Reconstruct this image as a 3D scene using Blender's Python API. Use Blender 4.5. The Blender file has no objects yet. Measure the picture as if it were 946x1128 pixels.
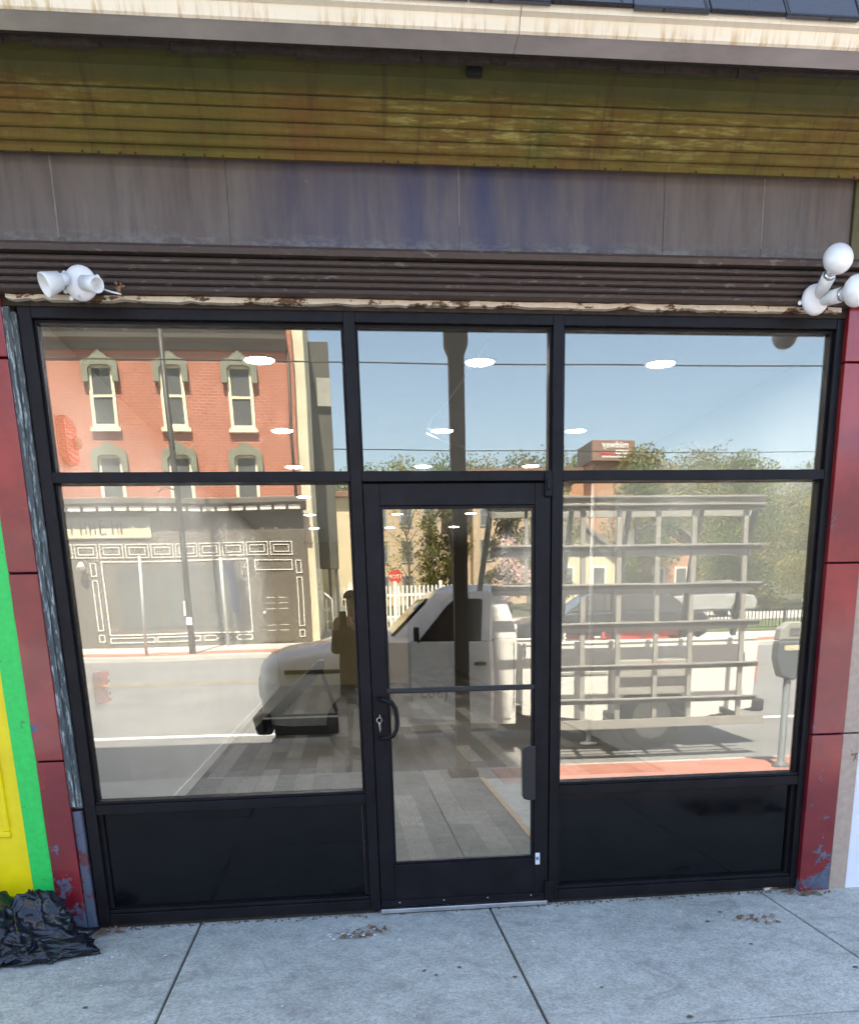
import bpy, bmesh, math, random
from mathutils import Vector, Matrix
random.seed(7)
R = math.radians
S = bpy.context.scene
C = S.collection
PI = math.pi

# ------------------------------------------------------------------ helpers
class MB:
    """collects polygons; build() links them as ONE mesh object"""
    def __init__(s): s.v = []; s.f = []; s.m = []; s.k = 0; s.sm = []
    def mat(s, k): s.k = k; return s
    def poly(s, pts, smooth=False):
        n = len(s.v); s.v += [tuple(p) for p in pts]
        s.f.append(tuple(range(n, n+len(pts)))); s.m.append(s.k); s.sm.append(smooth); return s
    def add(s, vs, fs, smooth=False):
        n = len(s.v); s.v += [tuple(p) for p in vs]
        for f in fs: s.f.append(tuple(i+n for i in f)); s.m.append(s.k); s.sm.append(smooth)
        return s
    def box(s, x0, x1, y0, y1, z0, z1):
        x0, x1 = min(x0, x1), max(x0, x1); y0, y1 = min(y0, y1), max(y0, y1); z0, z1 = min(z0, z1), max(z0, z1)
        v = [(x0,y0,z0),(x1,y0,z0),(x1,y1,z0),(x0,y1,z0),(x0,y0,z1),(x1,y0,z1),(x1,y1,z1),(x0,y1,z1)]
        return s.add(v, [(0,3,2,1),(4,5,6,7),(0,1,5,4),(1,2,6,5),(2,3,7,6),(3,0,4,7)])
    def prism(s, pts, axis, a, b, smooth=False):
        """2-D outline extruded along axis from a to b (other axes keep their order)"""
        def P(p, t):
            return (t,p[0],p[1]) if axis == 0 else (p[0],t,p[1]) if axis == 1 else (p[0],p[1],t)
        n = len(pts)
        v = [P(p, a) for p in pts] + [P(p, b) for p in pts]
        s.add(v, [tuple(range(n))[::-1], tuple(range(n, 2*n))])
        n0 = len(s.v) - 2*n
        for i in range(n):
            j = (i+1) % n
            s.f.append((n0+i, n0+j, n0+n+j, n0+n+i)); s.m.append(s.k); s.sm.append(smooth)
        return s
    def sheet(s, prof, x0, x1, nx=1, axis=0, smooth=False):
        """open profile of (y,z) pairs swept along x"""
        v = []
        for i in range(nx+1):
            t = x0+(x1-x0)*i/nx
            v += [(t, p[0], p[1]) for p in prof]
        n = len(prof); fs = []
        for i in range(nx):
            for j in range(n-1):
                fs.append((i*n+j, i*n+j+1, (i+1)*n+j+1, (i+1)*n+j))
        return s.add(v, fs, smooth)
    def tube(s, pts, r, n=8, smooth=True, caps=True):
        pts = [Vector(p) for p in pts]; rr = r if isinstance(r, (list, tuple)) else [r]*len(pts)
        rings = []; up = None
        for i, p in enumerate(pts):
            d = (pts[min(i+1, len(pts)-1)] - pts[max(i-1, 0)]).normalized()
            if up is None:
                up = Vector((0,0,1)) if abs(d.z) < .9 else Vector((1,0,0))
            a = d.cross(up).normalized(); b = a.cross(d).normalized(); up = b
            rings.append([p + (a*math.cos(2*PI*k/n) + b*math.sin(2*PI*k/n))*rr[i] for k in range(n)])
        return s.loft(rings, smooth, caps)
    def bar(s, p, q, w, h=None):
        """square bar from p to q"""
        h = h or w
        p, q = Vector(p), Vector(q); d = (q-p).normalized()
        up = Vector((0,0,1)) if abs(d.z) < .9 else Vector((0,1,0))
        a = d.cross(up).normalized()*w/2; b = a.cross(d).normalized()*h/2
        return s.loft([[c-a-b, c+a-b, c+a+b, c-a+b] for c in (p, q)], False, True)
    def loft(s, rings, smooth=False, caps=True):
        n = len(rings[0]); v = [p for r_ in rings for p in r_]; fs = []
        for i in range(len(rings)-1):
            for k in range(n):
                fs.append((i*n+k, i*n+(k+1) % n, (i+1)*n+(k+1) % n, (i+1)*n+k))
        s.add(v, fs, smooth)
        if caps:
            n0 = len(s.v) - len(v)
            s.f.append(tuple(range(n0+n-1, n0-1, -1))); s.m.append(s.k); s.sm.append(False)
            s.f.append(tuple(range(n0+len(v)-n, n0+len(v)))); s.m.append(s.k); s.sm.append(False)
        return s
    def lathe(s, prof, c, d=(0,0,1), n=20, smooth=True):
        """profile of (radius, height) spun round direction d through c"""
        c = Vector(c); d = Vector(d).normalized()
        up = Vector((0,0,1)) if abs(d.z) < .9 else Vector((1,0,0))
        a = d.cross(up).normalized(); b = a.cross(d).normalized()
        rings = [[c + d*h + (a*math.cos(2*PI*k/n)+b*math.sin(2*PI*k/n))*max(r, 1e-4) for k in range(n)] for r, h in prof]
        return s.loft(rings, smooth, True)
    def ball(s, c, r, n=20, sc=(1,1,1)):
        rings = []
        for i in range(n//2+1):
            t = PI*i/(n//2)
            rings.append([(c[0]+sc[0]*r*max(math.sin(t),.002)*math.cos(2*PI*k/n), c[1]+sc[1]*r*max(math.sin(t),.002)*math.sin(2*PI*k/n), c[2]-sc[2]*r*math.cos(t)) for k in range(n)])
        return s.loft(rings, True, True)
    def build(s, name, mats, parent=None, bevel=0, seg=2, label=None):
        me = bpy.data.meshes.new(name)
        me.from_pydata(s.v, [], s.f)
        if not isinstance(mats, (list, tuple)): mats = [mats]
        for m in mats: me.materials.append(m)
        me.polygons.foreach_set('material_index', s.m)
        me.polygons.foreach_set('use_smooth', s.sm)
        bm = bmesh.new(); bm.from_mesh(me)
        bmesh.ops.recalc_face_normals(bm, faces=bm.faces)
        if bevel:
            es = [e for e in bm.edges if len(e.link_faces) == 2 and e.calc_face_angle(0) > .6]
            bmesh.ops.bevel(bm, geom=es, offset=bevel, segments=seg, affect='EDGES', profile=.5, clamp_overlap=True)
        bm.to_mesh(me); bm.free()
        o = bpy.data.objects.new(name, me); C.objects.link(o)
        if parent is not None: par(o, parent)
        if label: o['label'] = label
        return o

def par(o, p):
    o.parent = p      # meshes are modelled in world space; an Empty's own offset is taken out again
    o.matrix_parent_inverse = Matrix.Translation(-p.location) if p.type == 'EMPTY' else Matrix.Identity(4)
def tag(o, label=None, cat=None, group=None, kind=None):
    if label: o['label'] = label
    if cat: o['category'] = cat
    if group: o['group'] = group
    if kind: o['kind'] = kind
    return o
def thing(name, label, cat, loc=(0,0,0), group=None):
    o = bpy.data.objects.new(name, None); C.objects.link(o)
    o.location = loc; o.empty_display_size = .1
    return tag(o, label, cat, group)
def struct(name, mb, mats, bevel=0, kind='structure'):
    return tag(mb.build(name, mats, None, bevel), kind=kind)
def copy_tree(o, parent=None):
    c = o.copy(); C.objects.link(c)
    if parent is not None: c.parent = parent; c.matrix_parent_inverse = o.matrix_parent_inverse.copy()
    for ch in list(o.children): copy_tree(ch, c)
    return c
def words(name, text, size, origin, xdir, ydir, m, parent=None, depth=.004, align='CENTER', bold=0.0):
    cu = bpy.data.curves.new(name, 'FONT'); cu.body = text; cu.size = size; cu.extrude = depth
    cu.align_x = align; cu.offset = bold; cu.resolution_u = 3
    t = bpy.data.objects.new(name, cu); C.objects.link(t)
    dg = bpy.context.evaluated_depsgraph_get()
    me = bpy.data.meshes.new_from_object(t.evaluated_get(dg))
    bpy.data.objects.remove(t)
    X = Vector(xdir).normalized(); Y = Vector(ydir).normalized(); Z = X.cross(Y)
    M = Matrix((X, Y, Z)).transposed().to_4x4(); M.translation = Vector(origin)
    me.transform(M); me.materials.clear(); me.materials.append(m)
    o = bpy.data.objects.new(name, me); C.objects.link(o)
    if parent is not None: par(o, parent)
    return o

# ------------------------------------------------------------------ materials
class N:
    def __init__(s, name):
        s.m = bpy.data.materials.new(name); s.m.use_nodes = True
        s.t = s.m.node_tree; s.b = s.t.nodes['Principled BSDF']; s.out = s.t.nodes['Material Output']
        s.co = s.t.nodes.new('ShaderNodeTexCoord').outputs['Object']
    def n(s, typ, **kw):
        o = s.t.nodes.new('ShaderNode'+typ)
        for k, v in kw.items():
            if k in o.inputs: s.put(o.inputs[k], v)
            else: setattr(o, k, v)
        return o
    def put(s, sock, v):
        if isinstance(v, bpy.types.NodeSocket): s.t.links.new(v, sock)
        elif isinstance(v, bpy.types.Node): s.t.links.new(v.outputs[0], sock)
        else:
            if sock.type == 'RGBA' and len(v) == 3: v = (*v, 1)
            sock.default_value = v
    def set(s, **kw):
        for k, v in kw.items(): s.put(s.b.inputs[k.replace('_', ' ')], v)
        return s
    def map(s, sc=(1,1,1), rot=(0,0,0), src=None):
        o = s.n('Mapping'); s.put(o.inputs['Vector'], src or s.co)
        o.inputs['Scale'].default_value = sc; o.inputs['Rotation'].default_value = rot; return o.outputs[0]
    def noise(s, scale=5, detail=5, rough=.6, vec=None, dist=0):
        o = s.n('TexNoise'); s.put(o.inputs['Vector'], vec or s.co)
        o.inputs['Scale'].default_value = scale; o.inputs['Detail'].default_value = detail
        o.inputs['Roughness'].default_value = rough; o.inputs['Distortion'].default_value = dist
        return o.outputs['Fac']
    def ramp(s, fac, stops, interp='LINEAR'):
        o = s.n('ValToRGB'); s.put(o.inputs['Fac'], fac); e = o.color_ramp; e.interpolation = interp
        while len(e.elements) < len(stops): e.elements.new(.5)
        for el, (p, c) in zip(e.elements, stops):
            el.position = p; el.color = (*c, 1) if isinstance(c, (tuple, list)) else (c, c, c, 1)
        return o.outputs['Color']
    def mix(s, fac, a, b, mode='MIX'):
        o = s.n('Mix', data_type='RGBA', blend_type=mode)
        s.put(o.inputs['Factor'], fac); s.put(o.inputs[6], a); s.put(o.inputs[7], b)
        return o.outputs[2]
    def math(s, op, a, b=0.0, clamp=False):
        o = s.n('Math', operation=op); o.use_clamp = clamp; s.put(o.inputs[0], a); s.put(o.inputs[1], b); return o.outputs[0]
    def xyz(s, src=None):
        o = s.n('SeparateXYZ'); s.put(o.inputs[0], src or s.co); return o.outputs
    def combine(s, x, y, z=0.0):
        o = s.n('CombineXYZ'); s.put(o.inputs[0], x); s.put(o.inputs[1], y); s.put(o.inputs[2], z); return o.outputs[0]
    def bump(s, h, strength=.3, dist=.01):
        o = s.n('Bump'); s.put(o.inputs['Height'], h); o.inputs['Strength'].default_value = strength
        o.inputs['Distance'].default_value = dist; s.put(s.b.inputs['Normal'], o.outputs[0]); return s

def sc3(c, k): return tuple(min(1, x*k) for x in c)
def plain(name, c, rough=.6, metal=0, var=.18, scale=6, bump=0, bscale=80, spec=.5, coat=0, c2=None):
    m = N(name)
    f = m.noise(scale, 6, .65)
    col = m.ramp(f, [(.3, c2 or sc3(c, 1-var)), (.7, sc3(c, 1+var))])
    m.set(Base_Color=col, Metallic=metal, Specular_IOR_Level=spec)
    rr = m.ramp(m.noise(scale*2.3, 4), [(.3, max(0, rough-.08)), (.7, min(1, rough+.08))])
    m.set(Roughness=rr)
    if coat: m.set(Coat_Weight=coat, Coat_Roughness=.06)
    if bump: m.bump(m.noise(bscale, 5, .7), bump, .005)
    return m.m
def lamp_mat(name, c, k):
    m = N(name); m.set(Base_Color=(.8,.8,.8), Emission_Color=c, Emission_Strength=k); return m.m

def mat_glass():
    m = N('shop_glass'); t = m.t
    tr = m.n('BsdfTransparent'); tr.inputs[0].default_value = (.82,.82,.81,1)
    gl = m.n('BsdfGlossy'); gl.inputs[0].default_value = (1,.955,.85,1); gl.inputs['Roughness'].default_value = 0
    fr = m.n('Fresnel'); fr.inputs['IOR'].default_value = 1.5
    # slight sag of the pane bends the reflected lines a little
    nb = m.n('Bump'); m.put(nb.inputs['Height'], m.noise(1.1, 1, .4)); nb.inputs['Strength'].default_value = .05; nb.inputs['Distance'].default_value = .02
    m.put(gl.inputs['Normal'], nb.outputs[0])
    f = m.math('ADD', fr.outputs[0], GLASS_R, True)
    mx = m.n('MixShader'); m.put(mx.inputs[0], f); m.put(mx.inputs[1], tr); m.put(mx.inputs[2], gl)
    t.links.new(mx.outputs[0], m.out.inputs['Surface'])
    return m.m
GLASS_R = .10

def mat_concrete():
    m = N('sidewalk_concrete')
    a = m.noise(1.3, 8, .68); b = m.noise(9, 6, .7); c = m.noise(160, 3, .8); d = m.noise(3.2, 7, .72, dist=1.2)
    col = m.ramp(a, [(.25, (.36,.35,.285)), (.48, (.56,.55,.455)), (.72, (.72,.71,.60))])
    gr = m.noise(70, 5, .9)
    col = m.mix(m.ramp(gr, [(.40, .65), (.495, 0)]), col, (.24,.225,.19))
    col = m.mix(m.ramp(gr, [(.515, 0), (.61, .6)]), col, (.80,.78,.70))
    g3 = m.noise(17, 6, .8)
    col = m.mix(m.ramp(g3, [(.53, 0), (.64, .5)]), col, (.30,.285,.245))
    sc = m.noise(5, 6, .8, m.map((6,.8,1),(0,0,.6)))
    col = m.mix(m.ramp(sc, [(.6, 0), (.72, .45)]), col, (.74,.71,.66))
    col = m.mix(m.ramp(b, [(.40, .0), (.72, .5)]), col, (.27,.25,.215))
    col = m.mix(m.ramp(d, [(.53, .0), (.68, .55)]), col, (.23,.21,.185))
    col = m.mix(m.ramp(m.noise(26, 4, .7), [(.60, .0), (.70, .5)]), col, (.66,.63,.58))
    col = m.mix(m.ramp(c, [(.3, .3), (.6, 0)]), col, (.15,.15,.14))
    m.set(Base_Color=col, Roughness=.85, Specular_IOR_Level=.3)
    m.bump(m.mix(.5, c, b), .35, .004); return m.m
def mat_asphalt():
    m = N('asphalt')
    col = m.ramp(m.noise(.7, 8, .7), [(.3, (.155,.157,.158)), (.7, (.235,.236,.234))])
    col = m.mix(m.ramp(m.noise(220, 2, .8), [(.45, 0), (.7, .5)]), col, (.2,.2,.19))
    m.set(Base_Color=col, Roughness=.85, Specular_IOR_Level=.3); m.bump(m.noise(150, 3), .3, .005); return m.m
def mat_paver():
    m = N('red_paver')
    x = m.xyz()
    br = m.n('TexBrick'); m.put(br.inputs['Vector'], m.combine(x[0], x[1]))
    br.inputs['Scale'].default_value = 1; br.inputs['Brick Width'].default_value = .4; br.inputs['Row Height'].default_value = .2
    br.inputs['Mortar Size'].default_value = .006
    br.inputs['Color1'].default_value = (.42,.15,.10,1); br.inputs['Color2'].default_value = (.36,.125,.085,1); br.inputs['Mortar'].default_value = (.30,.15,.11,1)
    col = m.mix(m.ramp(m.noise(3, 7, .7), [(.3, 0), (.75, .45)]), br.outputs['Color'], (.5,.27,.2))
    m.set(Base_Color=col, Roughness=.8); m.bump(m.noise(90, 4), .25, .004); return m.m
def mat_brick(name, c1, c2, mortar, w=.21, h=.075, ms=.01, axis='xz'):
    m = N(name); x = m.xyz()
    u = x[0] if axis == 'xz' else x[1]
    br = m.n('TexBrick'); m.put(br.inputs['Vector'], m.combine(u, x[2]))
    br.inputs['Scale'].default_value = 1; br.inputs['Brick Width'].default_value = w; br.inputs['Row Height'].default_value = h
    br.inputs['Mortar Size'].default_value = ms; br.inputs['Mortar Smooth'].default_value = .2
    for k, c in zip(('Color1','Color2','Mortar'), (c1, c2, mortar)): br.inputs[k].default_value = (*c, 1)
    col = m.mix(m.ramp(m.noise(1.6, 6, .65), [(.35, 0), (.75, .4)]), br.outputs['Color'], sc3(c2, .6))
    m.set(Base_Color=col, Roughness=.85); m.bump(br.outputs['Fac'], -.4, .01); return m.m
def mat_planks():
    m = N('grey_wood_planks'); x = m.xyz()
    br = m.n('TexBrick'); m.put(br.inputs['Vector'], m.combine(x[1], x[0]))
    br.offset = .37; br.inputs['Scale'].default_value = 1; br.inputs['Brick Width'].default_value = 1.22; br.inputs['Row Height'].default_value = .18
    br.inputs['Mortar Size'].default_value = .003; br.inputs['Bias'].default_value = -.1
    br.inputs['Color1'].default_value = (0,0,0,1); br.inputs['Color2'].default_value = (1,1,1,1); br.inputs['Mortar'].default_value = (.2,.2,.2,1)
    g = m.noise(7, 8, .72, m.map((9,.9,1))); g2 = m.noise(2.5, 5, .6, m.map((3,.5,1)), 1.0)
    col = m.ramp(br.outputs['Color'], [(0, (.055,.048,.038)), (.4, (.115,.104,.088)), (.7,(.22,.208,.188)), (1, (.40,.385,.36))])
    col = m.mix(m.ramp(g, [(.38, .75), (.6, 0)]), col, (.055,.046,.036))
    col = m.mix(m.ramp(g2, [(.5, 0), (.75, .4)]), col, (.20,.19,.175))
    col = m.mix(br.outputs['Fac'], col, (.03,.028,.025))
    m.set(Base_Color=col, Roughness=.5); m.bump(g, .15, .003); return m.m
def mat_cornice():
    m = N('stained_copper_cornice'); x = m.xyz()
    streak = m.noise(4, 7, .7, m.map((7,1,1.2))); big = m.noise(1.1, 6, .6, m.map((1,1,1)), .6); fine = m.noise(30, 5, .75, m.map((1,1,.5)))
    col = m.ramp(big, [(.32, (.070,.074,.013)), (.48, (.135,.100,.017)), (.66, (.15,.066,.018))])
    col = m.mix(m.ramp(streak, [(.5, 0), (.72, .6)]), col, (.115,.045,.014))
    col = m.mix(m.ramp(fine, [(.55, 0), (.75, .45)]), col, (.23,.19,.040))
    # verdigris on the cove above, rust below
    up = m.ramp(m.math('MULTIPLY', m.math('SUBTRACT', x[2], 3.55), 14.0, True), [(0, 0), (.7, .8)])
    col = m.mix(up, col, m.ramp(m.noise(6, 6, .7), [(.3, (.030,.040,.009)), (.7, (.060,.062,.016))]))
    pale = m.noise(9, 6, .75, m.map((.8,1,6)))
    band = m.ramp(m.math('ABSOLUTE', m.math('SUBTRACT', x[2], 3.515)), [(.0, 1), (.05, .5), (.09, 0)])
    patch = m.ramp(m.noise(.8, 2, .5), [(.45, 0), (.6, 1)])
    col = m.mix(m.math('MULTIPLY', m.math('MULTIPLY', band, patch), m.ramp(pale, [(.5, 0), (.62, .8)])), col, (.36,.34,.11))
    col = m.mix(m.ramp(m.noise(2.2, 6, .7, m.map((9,1,.6))), [(.53, 0), (.68, .6)]), col, (.040,.022,.008))
    m.set(Base_Color=col, Roughness=.62, Specular_IOR_Level=.35); m.bump(fine, .2, .004); return m.m
def mat_frieze():
    m = N('slate_frieze'); x = m.xyz()
    drip = m.noise(1.6, 7, .62, m.map((2.6,1,.55)), .5); big = m.noise(9, 5, .6, m.map((3,1,.35))); fine = m.noise(40, 5, .7)
    col = m.ramp(drip, [(.25, (.072,.056,.050)), (.45, (.128,.101,.088)), (.6, (.140,.116,.105)), (.78, (.20,.160,.130))])
    col = m.mix(m.ramp(big, [(.46, 0), (.68, .5)]), col, (.070,.060,.062))
    bl = m.math('MULTIPLY', m.ramp(m.math('ABSOLUTE', m.math('SUBTRACT', x[0], .58)), [(.0, 1), (.5, .6), (1.0, 0)]), m.ramp(drip, [(.35, 1), (.62, .35)]))
    col = m.mix(m.math('MULTIPLY', bl, .95), col, (.034,.046,.125))
    sp = m.noise(14, 6, .75, m.map((1,1,2)))
    low = m.ramp(m.math('SUBTRACT', x[2], 3.09), [(.0, 1), (.09, 0)])
    col = m.mix(m.math('MULTIPLY', low, m.ramp(sp, [(.45, 0), (.62, .8)])), col, (.26,.27,.28))
    col = m.mix(m.ramp(sp, [(.64, 0), (.74, .35)]), col, (.2,.19,.18))
    m.set(Base_Color=col, Roughness=.55, Specular_IOR_Level=.35); m.bump(fine, .12, .003); return m.m
def mat_worn(name, paint, under, thr=.52, scale=9, rough=.5, stretch=(1,1,1)):
    m = N(name); f = m.noise(scale, 7, .7, m.map(stretch))
    col = m.mix(m.ramp(f, [(thr, 0), (thr+.03, 1)]), m.ramp(m.noise(30, 4), [(.3, sc3(paint,.8)), (.7, paint)]), m.ramp(m.noise(50, 5), [(.3, sc3(under,.5)), (.7, sc3(under,1.2))]))
    m.set(Base_Color=col, Roughness=rough); m.bump(f, .3, .004); return m.m
def mat_redtile():
    m = N('crimson_glazed_tile'); x = m.xyz()
    col = m.ramp(m.noise(2.2, 5, .6), [(.3, (.12,.006,.014)), (.5, (.20,.010,.016)), (.72, (.33,.026,.026))])
    col = m.mix(m.ramp(m.noise(5, 7, .75, dist=.8), [(.6, 0), (.68, .5)]), col, (.34,.06,.035))
    ch = m.noise(7, 7, .72)
    lowz = m.ramp(x[2], [(.0, .17), (.55, .05), (1, 0)])
    w = m.ramp(m.math('ADD', ch, lowz), [(.65, 0), (.665, 1)])
    col = m.mix(w, col, m.ramp(m.noise(18, 6, .7), [(.3, (.05,.06,.09)), (.6, (.11,.13,.18)), (.8, (.2,.13,.1))]))
    ed = m.ramp(m.noise(24, 6, .8), [(.68, 0), (.72, .8)])
    col = m.mix(ed, col, (.10,.03,.03))
    m.set(Base_Color=col, Coat_Weight=m.ramp(w, [(0, .45), (1, 0)]), Coat_Roughness=.08, Roughness=m.ramp(w, [(0, .3), (1, .7)]), Specular_IOR_Level=.5); m.bump(ch, .1, .004); return m.m
def mat_shingle():
    m = N('asphalt_shingle'); x = m.xyz()
    br = m.n('TexBrick'); m.put(br.inputs['Vector'], m.combine(x[0], m.math('MULTIPLY', x[2], 1.22)))
    br.inputs['Scale'].default_value = 1; br.inputs['Brick Width'].default_value = .32; br.inputs['Row Height'].default_value = .14; br.inputs['Mortar Size'].default_value = .006
    br.inputs['Color1'].default_value = (.055,.062,.075,1); br.inputs['Color2'].default_value = (.085,.092,.105,1); br.inputs['Mortar'].default_value = (.012,.012,.014,1)
    col = m.mix(m.ramp(m.noise(300, 2), [(.4, 0), (.7, .4)]), br.outputs['Color'], (.14,.15,.17))
    m.set(Base_Color=col, Roughness=.9); m.bump(m.noise(250, 2), .5, .004); return m.m
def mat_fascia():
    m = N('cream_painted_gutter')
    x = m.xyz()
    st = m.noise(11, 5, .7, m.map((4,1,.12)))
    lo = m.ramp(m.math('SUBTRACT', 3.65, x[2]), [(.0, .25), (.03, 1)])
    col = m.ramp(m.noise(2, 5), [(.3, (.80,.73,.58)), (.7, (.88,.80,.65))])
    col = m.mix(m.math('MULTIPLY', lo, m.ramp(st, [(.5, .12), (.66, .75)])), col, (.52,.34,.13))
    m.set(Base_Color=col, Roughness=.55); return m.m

SUN_E, SKY_E, EXPO = 5.0, 0.115, 2.64
M = {}
M['glass'] = mat_glass(); M['concrete'] = mat_concrete(); M['asphalt'] = mat_asphalt(); M['paver'] = mat_paver()
M['planks'] = mat_planks(); M['cornice'] = mat_cornice(); M['frieze'] = mat_frieze(); M['red'] = mat_redtile()
M['shingle'] = mat_shingle(); M['fascia'] = mat_fascia()
M['caulk'] = plain('old_caulk', (.19,.175,.16), .8)
M['fascia_shaded'] = plain('shaded_gutter_cream', (.44,.40,.375), .6, var=.2, scale=3)  # cream darkened to put the shade of the down-facing band into its colour
M['brick_far'] = mat_brick('orange_red_brick', (.48,.145,.082), (.39,.11,.062), (.52,.34,.24), .21, .072, .010)
M['brick_side'] = mat_brick('brown_brick', (.30,.13,.08), (.24,.10,.065), (.4,.36,.32))
M['rib'] = mat_worn('brown_ribbed_metal', (.075,.052,.043), (.17,.14,.12), .6, 14, .55, (1,1,3))
M['strip'] = mat_worn('peeling_cream_timber', (.70,.58,.43), (.13,.065,.03), .545, 6, .8, (1.6,1,4))
M['teal'] = mat_worn('weathered_teal_wood', (.075,.085,.085), (.34,.38,.36), .53, 26, .8, (3,3,.35))
M['beige_tile'] = mat_worn('beige_scraped_tile', (.50,.37,.28), (.20,.07,.05), .63, 5, .7)
M['frame'] = plain('black_aluminium', (.0075,.0065,.0085), .46, var=.5, scale=7, spec=.2)
M['kick'] = plain('black_gloss_panel', (.0035,.0035,.0045), .09, var=.3, scale=3, spec=.32)
M['black'] = plain('black_plastic', (.012,.012,.012), .45)
M['alu'] = plain('bare_aluminium', (.62,.63,.65), .35, 1, .1)
M['steel'] = plain('keys_steel', (.75,.73,.68), .25, 1, .1)
M['white'] = plain('white_plastic', (.80,.80,.79), .35, var=.06)
M['bulb'] = plain('frosted_bulb_glass', (.82,.82,.80), .08, var=.04, spec=.6, coat=.5)
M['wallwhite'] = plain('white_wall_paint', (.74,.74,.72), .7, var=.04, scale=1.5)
M['wallwhite_dim'] = plain('dimmed_white_wall_paint', (.52,.53,.53), .7, var=.04, scale=1.5)  # right wall's white greyed down to thin the haze behind its pane
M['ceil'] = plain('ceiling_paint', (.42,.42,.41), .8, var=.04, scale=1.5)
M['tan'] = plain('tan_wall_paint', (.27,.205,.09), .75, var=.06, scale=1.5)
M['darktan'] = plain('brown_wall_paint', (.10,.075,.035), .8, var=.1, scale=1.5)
M['trim'] = plain('tan_floor_trim', (.42,.30,.17), .6, var=.2, scale=12)
M['slab'] = plain('bare_grey_slab', (.40,.42,.43), .8, var=.2, scale=5)
M['yellow'] = plain('yellow_paint', (.86,.66,.0), .35, var=.10, scale=5, bump=.1, bscale=30)
M['green'] = mat_worn('bright_green_paint', (.02,.62,.10), (.05,.33,.07), .62, 9, .4)
M['whitepaint'] = plain('white_wall_render', (.80,.79,.80), .6, var=.04, scale=2)
M['olive'] = plain('olive_side_strip', (.085,.075,.025), .6, var=.4, scale=7)
M['gap'] = plain('dark_gap_brown', (.035,.025,.018), .9, var=.5, scale=30)
M['bag'] = plain('black_bag_film', (.008,.010,.015), .24, var=.3, scale=8, spec=.55, bump=.22, bscale=16)
M['redplastic'] = plain('red_plastic', (.75,.02,.015), .35, var=.1)
M['lens'] = plain('clear_strobe_lens', (.75,.74,.72), .1, var=.05, coat=.6)
M['lamp'] = lamp_mat('lit_downlight', (1,.97,.925), 36)
M['lamp_ring'] = plain('downlight_ring', (.8,.8,.78), .4, var=.03)
M['leafbrown'] = plain('dry_leaf', (.23,.12,.06), .8, var=.4, scale=40)
M['dirt'] = plain('gritty_dirt', (.13,.10,.075), .95, var=.5, scale=60, bump=.5)
M['speck'] = plain('pale_chips', (.7,.7,.68), .7)
M['blueink'] = plain('blue_print', (.08,.15,.4), .6)
# far side
M['whitetrim'] = plain('white_trim_paint', (.78,.75,.66), .5, var=.05)
M['cream'] = plain('cream_window_paint', (.80,.74,.55), .5, var=.06)
M['hood'] = plain('sage_green_hood', (.20,.215,.155), .6, var=.15)
M['shopdark'] = plain('dark_grey_shop_paint', (.14,.127,.105), .55, var=.12, scale=2)
M['pane'] = plain('dark_window_pane', (.12,.13,.13), .12, var=.15, scale=1, spec=.6)
M['cream_wall'] = plain('cream_side_wall', (.66,.62,.45), .8, var=.15, scale=1.4, bump=.2, bscale=20)
M['beige_wall'] = plain('beige_render', (.62,.53,.36), .8, var=.1, scale=1)
M['duct'] = plain('dark_duct_metal', (.075,.075,.063), .6, var=.2, scale=2)
M['ductlight'] = plain('grey_panel', (.33,.33,.29), .6)
M['picket'] = plain('white_picket_paint', (.80,.78,.70), .5, var=.05)
M['apt'] = mat_brick('pale_apartment_brick', (.56,.43,.29), (.50,.38,.25), (.55,.45,.34), .42, .15, .012)
M['orange'] = mat_brick('tan_orange_brick', (.50,.27,.15), (.44,.23,.125), (.5,.35,.24), .42, .15, .012)
M['signbox'] = plain('brown_sign_panel', (.26,.155,.11), .6, var=.08)
M['signside'] = plain('grey_sign_side', (.16,.15,.13), .7)
M['roofbrown'] = plain('brown_roofing', (.22,.12,.075), .8)
M['roofgrey'] = plain('grey_roofing', (.16,.155,.14), .85)
M['pole'] = plain('brown_street_post', (.085,.068,.045), .6, var=.2, scale=4)
M['darkpole'] = plain('dark_lamp_post', (.05,.05,.045), .5)
M['galv'] = plain('galvanised_post', (.50,.50,.47), .45, .3, .1)
M['meterpole'] = plain('meter_post_paint', (.11,.135,.15), .6)
M['meter'] = plain('grey_meter_paint', (.085,.10,.115), .4, var=.1)
M['cable'] = plain('overhead_cable', (.03,.03,.03), .6)
M['banner'] = plain('navy_banner', (.015,.022,.07), .8)
M['stop'] = plain('stop_red', (.50,.06,.035), .5)
M['truck'] = plain('white_truck_paint', (.78,.77,.73), .25, var=.04, coat=.6)
M['truckdark'] = plain('cab_interior_dark', (.045,.032,.018), .8)
M['tglass'] = plain('truck_glass', (.035,.033,.025), .04, var=.1, spec=.8)
M['tyre'] = plain('tyre_rubber', (.02,.02,.02), .8)
M['rim'] = plain('steel_rim', (.42,.42,.40), .35, .6)
M['rack'] = plain('aluminium_rack', (.36,.355,.32), .42, .3, .1)
M['rubber'] = plain('rack_rubber', (.05,.048,.04), .8)
M['boxgrey'] = plain('grey_side_box', (.33,.33,.30), .5, var=.06)
M['redsteel'] = plain('red_steel_tool', (.60,.06,.04), .45)
M['chrome'] = plain('chrome_bumper', (.7,.7,.68), .2, 1, .05)
M['cloth'] = plain('dark_shirt', (.032,.027,.022), .9, bump=.3, bscale=60)
M['jeans'] = plain('dark_trousers', (.025,.028,.035), .9)
M['skin'] = plain('skin', (.38,.22,.15), .55, var=.08)
M['hair'] = plain('dark_cap', (.02,.016,.012), .7)
M['phone'] = plain('phone_case', (.02,.02,.022), .3)
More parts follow.
